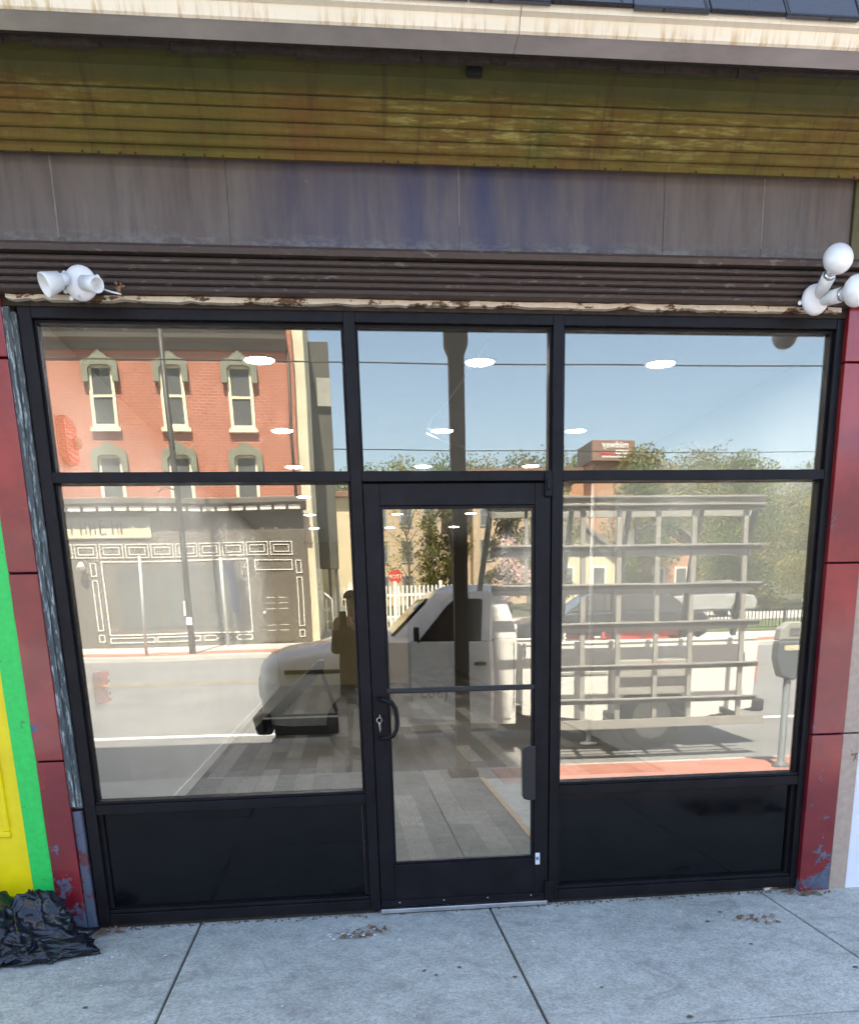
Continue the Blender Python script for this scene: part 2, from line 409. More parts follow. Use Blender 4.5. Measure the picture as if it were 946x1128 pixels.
M['bark'] = plain('tree_bark', (.14,.11,.08), .9, var=.3, scale=15)
M['linepaint'] = mat_worn('white_road_paint', (.75,.75,.72), (.2,.2,.19), .66, 6, .7)
M['yellowline'] = mat_worn('yellow_road_paint', (.42,.34,.17), (.2,.18,.14), .5, 6, .7)
M['kerb'] = plain('kerb_concrete', (.46,.44,.40), .85, var=.12, scale=3, bump=.3)
M['lawn'] = plain('lawn_grass', (.10,.14,.03), .9, var=.3, scale=20, bump=.5)
M['earth'] = plain('woodland_ground', (.07,.075,.03), .95, var=.3, scale=.3)
M['darkcar'] = plain('dark_car_paint', (.03,.032,.035), .2, coat=.6)
M['silvercar'] = plain('silver_car_paint', (.42,.42,.41), .25, .4, coat=.5)
def leafmat(name, a, b):
    m = N(name); g = m.t.nodes.new('ShaderNodeObjectInfo'); 
    f = m.noise(.9, 3, .6); f2 = m.noise(14, 2, .5)
    col = m.ramp(f2, [(.3, a), (.7, b)]); col = m.mix(m.ramp(f, [(.4, 0), (.65, .5)]), col, sc3(b, 1.25))
    m.set(Base_Color=col, Roughness=.6, Specular_IOR_Level=.25)
    tr = m.n('BsdfTranslucent'); m.put(tr.inputs[0], col); mx = m.n('MixShader'); mx.inputs[0].default_value = .3
    m.put(mx.inputs[1], m.b.outputs[0]); m.put(mx.inputs[2], tr.outputs[0]); m.t.links.new(mx.outputs[0], m.out.inputs['Surface'])
    return m.m
M['leaf_spring'] = leafmat('spring_leaf', (.19,.19,.035), (.30,.28,.07))
M['leaf_green'] = leafmat('green_leaf', (.075,.11,.025), (.15,.20,.045))
M['leaf_dark'] = leafmat('evergreen_leaf', (.06,.065,.012), (.13,.12,.025))
M['leaf_wood'] = leafmat('wood_leaf', (.13,.14,.04), (.24,.22,.075))
M['blossom'] = leafmat('pink_blossom', (.55,.36,.33), (.70,.52,.46))
# ------------------------------------------------------------------ shop front: sidewalk, wall, frame, door
SW = -3.50          # inner edge of the red paver strip
KERB = -4.42
mb = MB(); random.seed(3)
xs = [-.83+1.55*k for k in range(-9, 12)]; ys = [0.34, -1.53, -2.52, SW]
for i in range(len(xs)-1):
    for j in range(3):
        a, b = ys[j+1], ys[j]
        dz = random.uniform(-.002, .002)
        g = .006
        mb.box(xs[i]+g, xs[i+1]-g, a+g, b-g, -.2, dz-.004)
struct('sidewalk', mb, M['concrete'], .006)
struct('sidewalk_bed', MB().box(xs[0], xs[-1], SW, .33, -.25, -.02), M['dirt'])
struct('sidewalk_edge', MB().box(xs[0], 1.44, KERB, SW-.004, -.3, -.018), M['concrete'])
struct('paver_strip', MB().box(1.446, xs[-1], KERB, SW-.004, -.3, -.02), M['paver'])
mb = MB()
for k in range(-8, 12): mb.box(-.83+1.55*k+.004, -.83+1.55*(k+1)-.004, KERB-.16, KERB-.003, -.35, -.03)
struct('kerb', mb, M['kerb'], .02)

# --- the building that holds the shop
shop = thing('shop_building', 'old shop front with green stained cornice, slate sign band and crimson tiled pillars', 'building', (.58, 0, 0))
XL, XR = -6.0, 7.0
# stepped, stained cornice
steps = [(-.10,3.433),(-.14,3.460),(-.18,3.490),(-.22,3.520),(-.26,3.550),(-.30,3.580)]
prof = [(-.03,3.468),(-.03,3.45),(-.085,3.425),(-.10,3.425)]
for (y, z), (y2, z2) in zip(steps[:-1], steps[1:]):
    prof += [(y,z+.012),(y-.006,z+.018),(y-.010,z2-.006),(y2+.008,z2-.009),(y2,z2-.004)]
prof += [(-.30,3.590),(-.31,3.597),(-.34,3.618),(-.38,3.632),(-.43,3.640),(-.47,3.641),(-.47,3.655),(0,3.655)]
co = MB().sheet(prof, XL, XR, 1).build('metal_cornice', M['cornice'], shop)
mb = MB(); random.seed(5)
for k in range(48):
    x = -1.4+.083*k+random.uniform(-.02,.02)
    if random.random() < .6: mb.ball((x, -.104, 3.428), .005, 6)
mb.build('rivet_row', M['gap'], shop)
MB().box(.60,.66,-.405,-.37,3.61,3.632).build('old_bracket_hole', M['black'], shop)
# gutter, with dark ragged boards standing in for the shadow gap beneath
random.seed(14); mb = MB(); x = XL
while x < XR:
    w = random.uniform(.05,.5); d = random.choice((0,0,.004,.010,.016))
    mb.box(x, x+w-.002, -.475-random.uniform(0,.012), -.455, 3.604+d, 3.65); x += w
mb.build('shadow_gap_board', M['gap'], shop)
MB().sheet([(-.44,3.642),(-.50,3.625),(-.545,3.632),(-.56,3.60)], XL, XR).build('shadow_gap_soffit', M['gap'], shop)
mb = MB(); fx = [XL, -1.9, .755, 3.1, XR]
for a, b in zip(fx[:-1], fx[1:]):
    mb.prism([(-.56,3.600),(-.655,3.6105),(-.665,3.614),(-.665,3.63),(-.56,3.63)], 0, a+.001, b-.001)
mb.build('gutter_underside', M['fascia_shaded'], shop)
mb = MB()
for a, b in zip(fx[:-1], fx[1:]):
    mb.prism([(-.667,3.606),(-.676,3.612),(-.690,3.648),(-.715,3.653),(-.715,3.676),(-.56,3.676),(-.56,3.632),(-.667,3.632)], 0, a+.0015, b-.0015)
mb.build('gutter_face', M['fascia'], shop)
# pent roof: shingle courses with cut tabs, lowest edge over the gutter
mb = MB(); random.seed(9)
for r_ in range(5):
    y0, z0 = -.74+.088*r_, 3.672+.125*r_
    x = XL - (r_ % 2)*.16
    while x < XR:
        w = .30+random.uniform(-.012,.012)
        d = random.uniform(-.004,.004)
        mb.prism([(y0-.004,z0+d),(y0+.012,z0-.006+d),(y0+.12,z0+.165),(y0+.105,z0+.172)], 0, x+.003, x+w-.004)
        x += w
mb.build('shingle_roof', M['shingle'], shop)
MB().prism([(-.70,3.677),(-.36,4.25),(-.2,4.25),(-.2,3.677)], 0, XL, XR).build('roof_deck', M['gap'], shop)
# slate sign band in separate slabs
fz = [(-1.372,-1.123),(-1.119,-.402),(-.398,.605),(.609,1.546),(1.550,2.018),(2.021,2.452)]
for a, b in fz:
    MB().box(a-.0012, b+.0012, -.03, .02, 3.112, 3.47).build('frieze_slab', M['frieze'], shop, .0012, 1)
for x, z0_, z1_, w in ((-1.121,3.14,3.46,.007),(.607,3.22,3.465,.005),(2.02,3.16,3.45,.006)):
    mb = MB(); random.seed(int(x*100)); z = z0_; pl = []; pr_ = []
    while z <= z1_: pl.append((x-w*random.uniform(.2,.7), z)); pr_.append((x+w*random.uniform(.2,.7), z)); z += .02
    mb.prism(pl+pr_[::-1], 1, -.0315, -.028).build('caulk_line', M['caulk'], shop)
MB().box(-1.372, 2.452, -.024, .03, 3.10, 3.48).build('frieze_backing', M['fascia_shaded'], shop)
for a, b in ((-1.62,-1.374),(2.454,2.62)):
    MB().box(a, b, -.05, .03, 3.09, 3.44).build('side_strip', M['olive'], shop, .004)
# ledge and ribbed band
MB().prism([(-.02,3.108),(-.115,3.098),(-.125,3.085),(-.115,3.066),(-.02,3.066)], 0, -1.62, 2.62).build('ledge', M['rib'], shop)
pr = [(.0,3.066)]
z = 3.062
for k in range(5):
    for t in range(7):
        a = PI*(t/6)
        pr.append((-.062-.034*math.sin(a), z-.0145*(1-math.cos(a))))
    z -= .0278
    pr.append((-.055, z+.001))
pr += [(-.05, 2.924),(0,2.924)]
MB().sheet(pr, -1.62, 2.62, 1, smooth=False).build('ribbed_band', M['rib'], shop)
# chipped timber strip above the frame
random.seed(12); mb = MB(); x = -1.37; pts = []
top = []; bot = []
while x < 2.5:
    top.append((x, 2.921+random.uniform(-.002,.002))); bot.append((x, 2.8985+random.choice((0,0,0,.003,.008))+random.uniform(-.0015,.0015))); x += random.uniform(.02,.09)
mb.prism(top+bot[::-1], 1, -.045, .01)
mb.build('timber_strip', M['strip'], shop)
MB().box(-1.40, 2.55, -.012, .06, 2.885, 3.1).build('lintel_backing', M['gap'], shop)
# crimson tiled pillars: tiles stacked with open joints
def tiles(x0, x1, y, zs, nm, m, thick=.05):
    for a, b in zip(zs[:-1], zs[1:]):
        MB().box(x0, x1, y, y+thick, a+.004, b-.004).build(nm, m, shop, .004)
tiles(-1.530, -1.398, -.035, [-.01,.893,1.775,2.675,3.07], 'crimson_tile', M['red'])
tiles(2.482, 2.662, -.035, [-.01,.882,1.763,2.69,3.07], 'crimson_tile', M['red'])
tiles(2.664, 2.764, -.028, [-.01,.882,1.763,2.69,3.07], 'beige_tile', M['beige_tile'])
MB().box(-1.53, -1.36, .02, .12, -.02, 3.1).build('pillar_core', M['gap'], shop); MB().box(2.508, 2.764, .025, .12, -.02, 3.1).build('pillar_core', M['gap'], shop)
# weathered wood strip between pillar and frame (left), chipped jamb edge (right)
mb = MB()
mb.prism([(-.028,.66),(-.028,2.872),(-.012,2.882),(.05,2.882),(.05,.64),(.0,.645)], 0, -1.3975, -1.372)
mb.prism([(-.015,.65),(-.015,2.86),(.05,2.86),(.05,.65)], 0, -1.371, -1.347)
mb.build('weathered_wood_strip', M['teal'], shop)
MB().box(-1.3975, -1.352, -.02, .06, -.01, .635).build('chipped_plinth', mat_worn('chipped_plinth_paint', (.09,.11,.15), (.15,.03,.03), .55, 9, .6), shop, .006)
mb = MB(); random.seed(8); z = 0
while z < 2.88:
    h = random.uniform(.05,.16)
    mb.box(2.5035, 2.5065+random.uniform(.004,.012), -.015+random.uniform(0,.01), .05, z, min(2.9, z+h-.004)); z += h
mb.build('chipped_jamb_edge', M['rib'], shop)
# walls above, unseen; their heights and break are shaped to shade the street
MB().box(-13, .87, -.2, 16, 3.70, 13.2).build('unseen_upper_wall', M['brick_side'], shop)
MB().box(0.872, 16, -.2, 20, 3.70, 5.75).build('unseen_parapet_wall', M['brick_side'], shop)

# --- neighbours
nb = thing('neighbour_shopfront', 'bright yellow boarded front with vivid green edge left of the crimson pillar', 'shopfront', (-3, 0, 0))
mb = MB(); random.seed(4); zz = [i*.06 for i in range(58)]
edge = [(-1.5315+random.choice((0,0,0,.004,.008,.012))*(.5+.5*random.random()), z) for z in zz]
mb.prism([(-1.632,0),(-1.632,3.4)]+edge[::-1], 1, -.030, .06); mb.build('green_trim', M['green'], nb)
mb = MB(); mb.box(-6, -1.6335, -.024, .06, .14, 3.4); mb.build('yellow_board', M['yellow'], nb)
mb = MB()
def frame_rect(mb, x0, x1, z0, z1, w, y0, y1):
    mb.box(x0, x1, y0, y1, z0, z0+w); mb.box(x0, x1, y0, y1, z1-w, z1); mb.box(x0, x0+w, y0, y1, z0+w, z1-w); mb.box(x1-w, x1, y0, y1, z0+w, z1-w)
frame_rect(mb, -2.6, -1.70, .52, 1.45, .03, -.040, -.02); mb.build('panel_moulding', M['yellow'], nb, .006)
MB().box(-6, -1.634, -.02, .06, -.05, .138).build('plinth', M['gap'], nb)
wb = thing('white_building', 'plain white rendered wall right of the crimson and beige pillar', 'building', (5, 0, 0))
MB().box(2.767, 7, -.020, .1, -.05, 3.4).build('wall', M['whitepaint'], wb, .003)

# --- the black aluminium window wall
X0, X1, ZT = -1.342, 2.500, 2.8975
m1, m2 = (.072, .124), (1.048, 1.098)     # mullions either side of the door
tz = (2.168, 2.214)                       # transom bar
sill = (.606, .668)
DY = .115                                 # frame depth
GY = .058
win = thing('window_wall', 'black aluminium shop window wall of two big panes, three top lights and gloss black kick panels', 'shop window', (.58, .05, 0))
def rail(nm, *b): return MB().box(*b).build(nm, M['frame'], win, .0025)
rail('side_jamb', X0, X0+.055, 0, DY, .016, ZT); rail('side_jamb', X1-.055, X1, 0, DY, .016, ZT)
rail('mullion', m1[0], m1[1], -.0015, DY, .016, ZT-.001); rail('mullion', m2[0], m2[1], -.0015, DY, .016, ZT-.001)
bays = [(X0+.056, m1[0]-.001), (m1[1]+.001, m2[0]-.001), (m2[1]+.001, X1-.056)]
for a, b in bays:
    rail('head_rail', a, b, 0, DY, ZT-.055, ZT)
    rail('transom_bar', a, b, 0, DY, tz[0], tz[1])
for a, b in (bays[0], bays[2]):
    rail('sill_rail', a, b, 0, DY, sill[0], sill[1]-.012)
    rail('sill_bead', a, b, .012, DY-.02, sill[1]-.0115, sill[1]+.004)
    rail('bottom_rail', a, b, 0, DY, .018, .075)
    rail('bottom_bead', a, b, .012, DY-.02, .0755, .094)
    MB().box(a+.022, b-.022, GY-.004, GY+.006, .094, sill[0]).build('kick_panel', M['kick'], win)
    mb = MB()
    mb.box(a, a+.021, .03, DY-.02, .0945, sill[0]-.001).box(b-.021, b, .03, DY-.02, .0945, sill[0]-.001); mb.build('glazing_bead', M['frame'], win, .0015)
    mb = MB()
    mb.box(a, a+.012, .028, DY-.02, sill[1]+.005, tz[0]-.001).box(b-.012, b, .028, DY-.02, sill[1]+.005, tz[0]-.001); mb.build('glazing_bead', M['frame'], win, .0015)
    MB().box(a+.006, b-.006, GY-.003, GY+.003, sill[1]-.01, tz[0]+.01).build('glass_pane', M['glass'], win)
for a, b in bays:
    mb = MB(); mb.box(a, a+.012, .028, DY-.02, tz[1]+.001, ZT-.056).box(b-.012, b, .028, DY-.02, tz[1]+.001, ZT-.056)
    mb.box(a+.0125, b-.0125, .028, DY-.02, ZT-.068, ZT-.0555); mb.build('glazing_bead', M['frame'], win, .0015)
    MB().box(a+.006, b-.006, GY-.003, GY+.003, tz[1]-.01, ZT-.05).build('glass_pane', M['glass'], win)
# shim gap under the right-hand bottom rail
MB().box(X0, m1[1]-.03, .012, DY, .002, .0165).box(m2[0]+.02, X1, .02, DY, -.004, .0165).build('dark_shim', M['gap'], win)

MB().box(m1[1]+.0005, m1[1]+.02, .056, .10, .03, tz[0]).build('door_stop', M['frame'], win); MB().box(m2[0]-.02, m2[0]-.0005, .056, .10, .03, tz[0]).build('door_stop', M['frame'], win); MB().box(m1[1]+.02, m2[0]-.02, .056, .10, tz[0]-.02, tz[0]).build('door_stop', M['frame'], win)  # strips added behind the door edges to block light leaking past
# --- the door, a leaf of the window wall
dx0, dx1, dz0, dz1 = m1[1]+.004, m2[0]-.004, .030, 2.158
door = thing('glass_door', 'black framed glass entrance door with curved pull handle and keys in its lock', 'door', ((dx0+dx1)/2, .02, .03))
def dr(nm, *b, m='frame', bev=.003): return MB().box(*b).build(nm, M[m], door, bev)
st = .078
dr('door_stile', dx0, dx0+st, .006, .052, dz0, dz1); dr('door_stile', dx1-st, dx1, .006, .052, dz0, dz1)
dr('top_rail', dx0+st+.0005, dx1-st-.0005, .006, .052, dz1-.098, dz1)
dr('bottom_rail', dx0+st+.0005, dx1-st-.0005, .006, .052, dz0, .262)
dr('weather_strip', dx0+.004, dx1-.004, -.006, .0055, dz0+.002, dz0+.036)
mb = MB()
for k in range(4): mb.lathe([(.0,0),(.004,0),(.0035,.002),(0,.0025)], (dx0+.10+.24*k, -.006, dz0+.024), (0,-1,0), 8)
mb.build('screw', M['alu'], door)
mb = MB(); gx0, gx1 = dx0+st, dx1-st
frame_rect(mb, gx0+.0006, gx1-.0006, .263, dz1-.0985, .013, .014, .044); mb.build('glazing_bead', M['frame'], door, .0015)
MB().box(gx0+.006, gx1-.006, .026, .032, .266, dz1-.102).build('glass_pane', M['glass'], door)
hz0, hz1 = 0.840+.11, 1.181
hz0, hz1 = .945, 1.145
hx = dx0+.036
hp = [(hx,.006,hz1),(hx+.002,-.03,hz1),(hx+.03,-.058,hz1-.006),(hx+.06,-.066,hz1-.018),(hx+.077,-.066,hz1-.045),(hx+.082,-.066,hz1-.08),(hx+.082,-.066,hz0+.08),(hx+.077,-.066,hz0+.045),(hx+.06,-.066,hz0+.018),(hx+.03,-.058,hz0+.006),(hx+.002,-.03,hz0),(hx,.006,hz0)]
MB().tube(hp, .0115, 12).build('pull_handle', M['frame'], door)
MB().lathe([(.0,.0),(.016,.0),(.015,.008),(.0,.009)], (dx0+.036,.006,1.052), (0,-1,0), 16).build('lock_cylinder', M['frame'], door)
MB().box(gx0-.004, gx1+.004, .008, .0255, 1.166, 1.192).build('cross_bar', M['black'], door, .005)
mb = MB(); mb.prism([(gx1-.062,.61),(gx1-.055,.592),(gx1-.035,.585),(gx1+.004,.585),(gx1+.004,.875),(gx1-.035,.875),(gx1-.055,.868),(gx1-.062,.85)], 1, -.004, .0255); mb.build('guard_plate', M['black'], door, .003)
# top pivot
mb = MB(); px_ = dx1-.018
mb.box(px_-.016, px_+.018, -.018, .005, 2.095, 2.205).lathe([(.010,0),(.010,.05)], (px_,-.02,2.125), (0,0,1), 10); mb.build('pivot_hinge', M['frame'], door, .003)
mb = MB(); mb.box(dx1-.02, dx1+.03, -.016, .005, .018, .13); mb.build('pivot_hinge', M['frame'], door, .003)
st_ = MB().mat(0).box(dx1-.070, dx1-.046, .0035, .0058, .225, .290).mat(1).box(dx1-.067, dx1-.052, .0028, .0034, .250, .268).build('sticker', [M['speck'], M['blueink']], door)
MB().box(dx0-.002, dx1-.01, -.03, .11, .002, .026).build('threshold', M['alu'], door, .003)
k_ = thing('door_keys', 'silver keys hanging from the black door lock', 'keys', (dx0+.036, 0, 1.05))
mb = MB(); kx = dx0+.034
mb.lathe([(.0,0),(.011,0),(.011,.003),(0,.003)], (kx,-.012,1.058), (1,0,.2), 12).box(kx-.002, kx+.002, -.02, .0, 1.05, 1.056); mb.build('key', M['steel'], k_)
mb = MB(); mb.tube([(kx+.013*math.cos(a)-.003, -.018, 1.038+.013*math.sin(a)) for a in [i*PI/8 for i in range(17)]], .0016, 6).build('key_ring', M['steel'], k_)
MB().prism([(kx-.008,1.026),(kx+.002,1.024),(kx+.002,.985),(kx-.001,.975),(kx-.004,.985)], 1, -.019, -.016).build('key', M['steel'], k_)

# --- wall lamps
lampL = thing('twin_lampholder', 'white twin lampholder without bulbs, screwed to the ribbed band above the left pane', 'lamp fitting', (-1.03, -.1, 2.95))
c = Vector((-1.035, -.097, 2.947))
mb = MB(); mb.lathe([(.0,0),(.066,0),(.068,.006),(.066,.016),(.05,.024),(.03,.03),(.0,.032)], c, (0,-1,-.08), 28)
mb.build('base_plate', M['white'], lampL)
for a in (150, 205, 20, 230):
    MB().lathe([(.003,0),(.010,0),(.010,.004),(.003,.004)], c+Vector((.074*math.cos(R(a)),-.002,.074*math.sin(R(a)))), (0,-1,0), 10).build('fixing_lug', M['white'], lampL)
for a in (100, 260, 330): MB().lathe([(0,0),(.005,0),(.004,.003),(0,.003)], c+Vector((.055*math.cos(R(a)),-.021,.055*math.sin(R(a)))), (0,-1,0), 8).build('screw', M['alu'], lampL)
d = Vector((-.78,-.5,-.42)).normalized(); s0 = c+Vector((-.045,-.03,.012))
MB().lathe([(.0,0),(.022,0),(.024,.03),(.024,.036),(.034,.038),(.047,.10),(.048,.112),(.043,.112),(.034,.06),(.0,.055)], s0, d, 22).build('lampholder', M['white'], lampL)
d = Vector((.62,-.75,-.28)).normalized(); s0 = c+Vector((.018,-.025,-.005))
MB().lathe([(.0,0),(.030,0),(.028,.05),(.031,.055),(.031,.115),(.026,.116),(.024,.07),(.0,.065)], s0, d, 22).build('lampholder', M['white'], lampL)
MB().tube([(-.95,-.11,2.925),(-.91,-.115,2.912),(-.872,-.112,2.905)], .004, 6).build('white_wire', M['white'], lampL)
mb = MB(); random.seed(2)
for k in range(16):
    p = Vector((-.882+random.uniform(-.018,.018), -.112+random.uniform(-.008,.008), 2.918+random.uniform(-.022,.028)))
    mb.bar(p, p+Vector((random.uniform(-.014,.014), random.uniform(-.006,.006), random.uniform(-.014,.014))), .006)
mb.build('rusty_wire_nut', M['leafbrown'], lampL)

lampR = thing('twin_globe_lamp', 'white twin lamp with two big globe bulbs above the right pane', 'lamp', (2.27, -.1, 2.93))
c = Vector((2.268, -.097, 2.932))
MB().lathe([(.0,0),(.062,0),(.066,.004),(.064,.02),(.052,.03),(.03,.036),(.0,.038)], c, (.05,-1,.02), 28).build('base_plate', M['white'], lampR)
MB().lathe([(.003,0),(.010,0),(.010,.004),(.003,.004)], c+Vector((-.071,-.002,-.012)), (0,-1,0), 10).build('fixing_lug', M['white'], lampR)
for tgt, s0 in ((Vector((2.262,-.30,3.035)), c+Vector((.008,-.03,.016))), (Vector((2.372,-.28,2.918)), c+Vector((.03,-.03,-.005)))):
    d = (tgt-s0).normalized(); L = (tgt-s0).length
    so = MB().lathe([(.0,0),(.026,0),(.026,.025),(.030,.028),(.031,L*.52),(.027,L*.52+.002),(.0,L*.5)], s0, d, 20).build('socket', M['white'], lampR)
    MB().lathe([(.0,L*.53),(.0265,L*.53),(.0275,L*.53+.006),(.024,L*.53+.016),(.0,L*.53+.018)], s0, d, 20).build('bulb_collar', M['alu'], lampR)
    r_ = .066
    prof = [(.016,L-r_-.03),(.020,L-r_-.012),(.028,L-r_+.004)]
    for i in range(3, 17):
        a = PI*i/16; prof.append((r_*math.sin(a), L-.82*r_*math.cos(a)))
    MB().lathe(prof, s0, d, 26).build('globe_bulb', M['bulb'], lampR)

# --- bag and litter
random.seed(21)
from mathutils import noise as nz
def ridge(p):   # sharp crests between smooth hollows, like pulled film
    return (1-abs(nz.noise(p)))**3
def bag_mesh():
    bm = bmesh.new()
    for (cx, cy, cz, r0, sx, sy, sz, pt) in ((-1.555,-.215,.13,.165,.92,.7,.80,1.0),(-1.66,-.26,.06,.25,1.05,.8,.50,.4),(-1.56,-.33,.02,.23,1.25,.62,.30,.2),(-1.85,-.3,.08,.28,1,.9,.7,.3)):
        g = bmesh.ops.create_icosphere(bm, subdivisions=6, radius=1)
        for v in g['verts']:
            n = v.co.normalized(); d = n.copy()
            q = n*1.0+Vector((cx*3, cy*5, cz))
            # folds run up towards the gathered top
            ang = math.atan2(n.y, n.x); up = max(0, n.z)
            k = .26*ridge(Vector((math.cos(ang)*1.7, math.sin(ang)*1.7, n.z*.6+cx))) + .16*ridge(q*1.5) + .07*ridge(q*3.3+Vector((2,1,0)))
            rr = r0*(.80+k)*(1+pt*.35*up**4)*(1-.18*pt*up)
            p = Vector((n.x*sx*rr, n.y*sy*rr, n.z*sz*rr))
            v.co = Vector((p.x+cx, p.y+cy, p.z+cz))
            if v.co.z < .0015: v.co.z = .0015
    me = bpy.data.meshes.new('rubbish_bag'); bm.to_mesh(me); bm.free()
    for p in me.polygons: p.use_smooth = True
    me.materials.append(M['bag'])
    o = bpy.data.objects.new('rubbish_bag', me); C.objects.link(o); return o
bag = bag_mesh(); tag(bag, 'crumpled black plastic rubbish bag slumped at the foot of the yellow and green front', 'rubbish bag')
tie = MB(); tie.tube([(-1.46,-.22,.05),(-1.40,-.20,.05),(-1.35,-.17,.045),(-1.30,-.12,.05)], [.06,.045,.025,.004], 9).build('twisted_neck', M['bag'], None)
par(bpy.data.objects['twisted_neck'], bag)
def heap(name, x, y, n, r, label):
    mb = MB()
    for k in range(n):
        a = random.uniform(0, 2*PI); d = r*random.random()**.7
        p = Vector((x+d*math.cos(a)*1.3, y+d*math.sin(a)*.85, .002+random.uniform(0,.006)))
        b = random.uniform(0, PI); L = random.uniform(.008,.026)
        u = Vector((math.cos(b), math.sin(b), random.uniform(-.1,.35)))*L; w = Vector((-math.sin(b), math.cos(b), .15))*L*random.uniform(.15,.5)
        mb.poly([p-u, p+w, p+u, p-w])
    return tag(mb.build(name, M['leafbrown']), label, 'leaf litter', kind='stuff')
heap('leaf_litter', .02, -.30, 60, .115, 'dry brown leaf crumbs on the sidewalk left of the door')
heap('leaf_litter', 2.04, -.45, 45, .10, 'dry brown twig and leaf crumbs on the sidewalk at right')
heap('leaf_litter', 2.52, -.06, 80, .10, 'dry crumbs heaped at the foot of the right pillar')
heap('leaf_litter', -1.33, -.05, 80, .10, 'dry leaf crumbs in the corner beside the black bag')
mb = MB()
for k in range(95):
    x, y = random.uniform(-1.5, 2.7), random.uniform(-1.5, -.05); r_ = random.choice((.003,.004,.005,.008))
    if k < 16: x, y, r_ = -.1+random.gauss(0,.12), -.30+random.gauss(0,.06), random.choice((.006,.009,.013))
    if 16 <= k < 30: x, y = -1.3+random.gauss(0,.09), -.5+random.gauss(0,.1)
    mb.lathe([(0,0),(r_,0),(r_*.7,.003),(0,.004)], (x, y, .0), (0,0,1), 7)
tag(mb.build('scattered_chips', M['speck']), 'small pale chips and gum spots scattered on the sidewalk', 'litter', kind='stuff')
mb = MB(); random.seed(55)
for k in range(17):
    x, y = random.uniform(-1.5, 2.8), random.uniform(-1.5, -.1); r_ = random.uniform(.005,.014)
    mb.poly([(x+r_*math.cos(q)*random.uniform(.8,1.2), y+r_*math.sin(q)*random.uniform(.8,1.2), .0006) for q in [i*PI/5 for i in range(10)]])
tag(mb.build('gum_spots', M['dirt']), 'dark trodden gum spots dotted over the sidewalk', 'gum', kind='stuff')
mb = MB()
for k in range(420):
    x = random.uniform(X0, X1); y = -.005-abs(random.gauss(0,.022)); r_ = random.uniform(.002,.008)
    mb.add([(x-r_,y,-.001),(x+r_,y-r_,-.001),(x+r_*.5,y+r_,-.001),(x,y,r_*1.1)], [(0,1,3),(1,2,3),(2,0,3)])
tag(mb.build('gravel_edge', M['dirt']), 'gritty dirt crumbs along the foot of the black frame', 'dirt', kind='stuff')
wbk = MB().prism([(2.295,.001),(2.375,.003),(2.374,.018),(2.297,.016)], 1, -.005, .04).build('timber_offcut', M['strip'], None, .002)
tag(wbk, 'small pale timber offcut wedged under the right end of the black frame', 'offcut')
hatch = thing('sidewalk_grate', 'dark iron grate set in the sidewalk before the right pane', 'grate', (3.0, -2.1, 0))
MB().box(2.66, 3.42, -2.36, -1.80, -.02, -.0015).build('frame', M['rib'], hatch)
mb = MB()
for k in range(18): mb.box(2.69+.04*k, 2.70+.04*k, -2.34, -1.82, -.0012, .003)
mb.build('grate_bars', M['gap'], hatch)
# ------------------------------------------------------------------ the room behind the glass
RX0, RX1, CZ, BY = -1.512, 3.10, 3.10, 16.4
struct('floor', MB().box(RX0, RX1, .10, BY+6, -.06, .0), M['planks'])
struct('bare_floor_strip', MB().box(1.285, RX1, .125, 3.80, .0005, .004), M['slab'])
struct('floor_trim', MB().box(1.235, 1.285, .125, 3.85, .0005, .014), M['trim'], .004)
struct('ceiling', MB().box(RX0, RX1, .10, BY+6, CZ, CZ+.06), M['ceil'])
struct('left_wall', MB().box(RX0-.09, RX0, .10, BY+6, -.06, CZ+.06), M['wallwhite'])
struct('right_wall', MB().box(RX1, RX1+.09, .10, BY+6, -.06, CZ+.06), M['wallwhite_dim'])
mb = MB(); mb.box(RX0+.0005, 1.45, BY, BY+.1, 0, CZ-.001); struct('back_wall', mb, M['tan'])
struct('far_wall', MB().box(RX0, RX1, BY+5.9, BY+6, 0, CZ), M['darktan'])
mb = MB(); mb.box(RX0, X0-.004, .061, .11, -.05, CZ).box(X1+.004, RX1, .061, .11, -.05, CZ).box(X0-.003, X1+.003, .061, .11, 2.9, CZ); struct('front_wall', mb, M['wallwhite'])
struct('baseboard', MB().box(RX0+.0005, RX0+.016, .12, BY-.01, .002, .10), M['wallwhite'], .004)

ring = MB().lathe([(.085,0),(.112,0),(.112,-.012),(.100,-.016),(.088,-.006)], (0,0,0), (0,0,1), 28)
cols = [-.43, .95, 2.14]; rows = [1.66, 3.87, 5.82, 8.35, 10.6, 12.9]
first = None; rname = ['nearest', 'second', 'third', 'fourth', 'fifth', 'sixth']
for j, y in enumerate(rows):
    for i, x in enumerate(cols):
        if first is None:
            first = thing('ceiling_light', '', 'ceiling light', (x, y, CZ), 'round ceiling lights of the shop')
            mb = MB(); mb.v = []
            mb.lathe([(.084,-.001),(.110,-.001),(.110,-.012),(.100,-.016),(.088,-.010)], (x,y,CZ), (0,0,1), 28); mb.build('ring', M['lamp_ring'], first)
            MB().lathe([(.0,-.004),(.090,-.004),(.090,-.011),(.0,-.011)], (x,y,CZ), (0,0,1), 28).build('diffuser', M['lamp'], first)
            o = first
        else:
            o = copy_tree(first); o.location = (x, y, CZ)
        o['label'] = 'lit round ceiling light, %s in the %s row seen through the glass' % (('left one','middle one','right one')[i], rname[j])
mb = MB()
cpts = [(.93,1.2,3.092),(.92,1.6,3.086),(.86,2.6,3.07),(.80,3.3,3.075),(.80,3.8,3.06),(.98,4.2,3.07),(1.22,4.5,3.07),(1.33,4.9,3.04),(1.34,5.0,2.95)]
sm = []
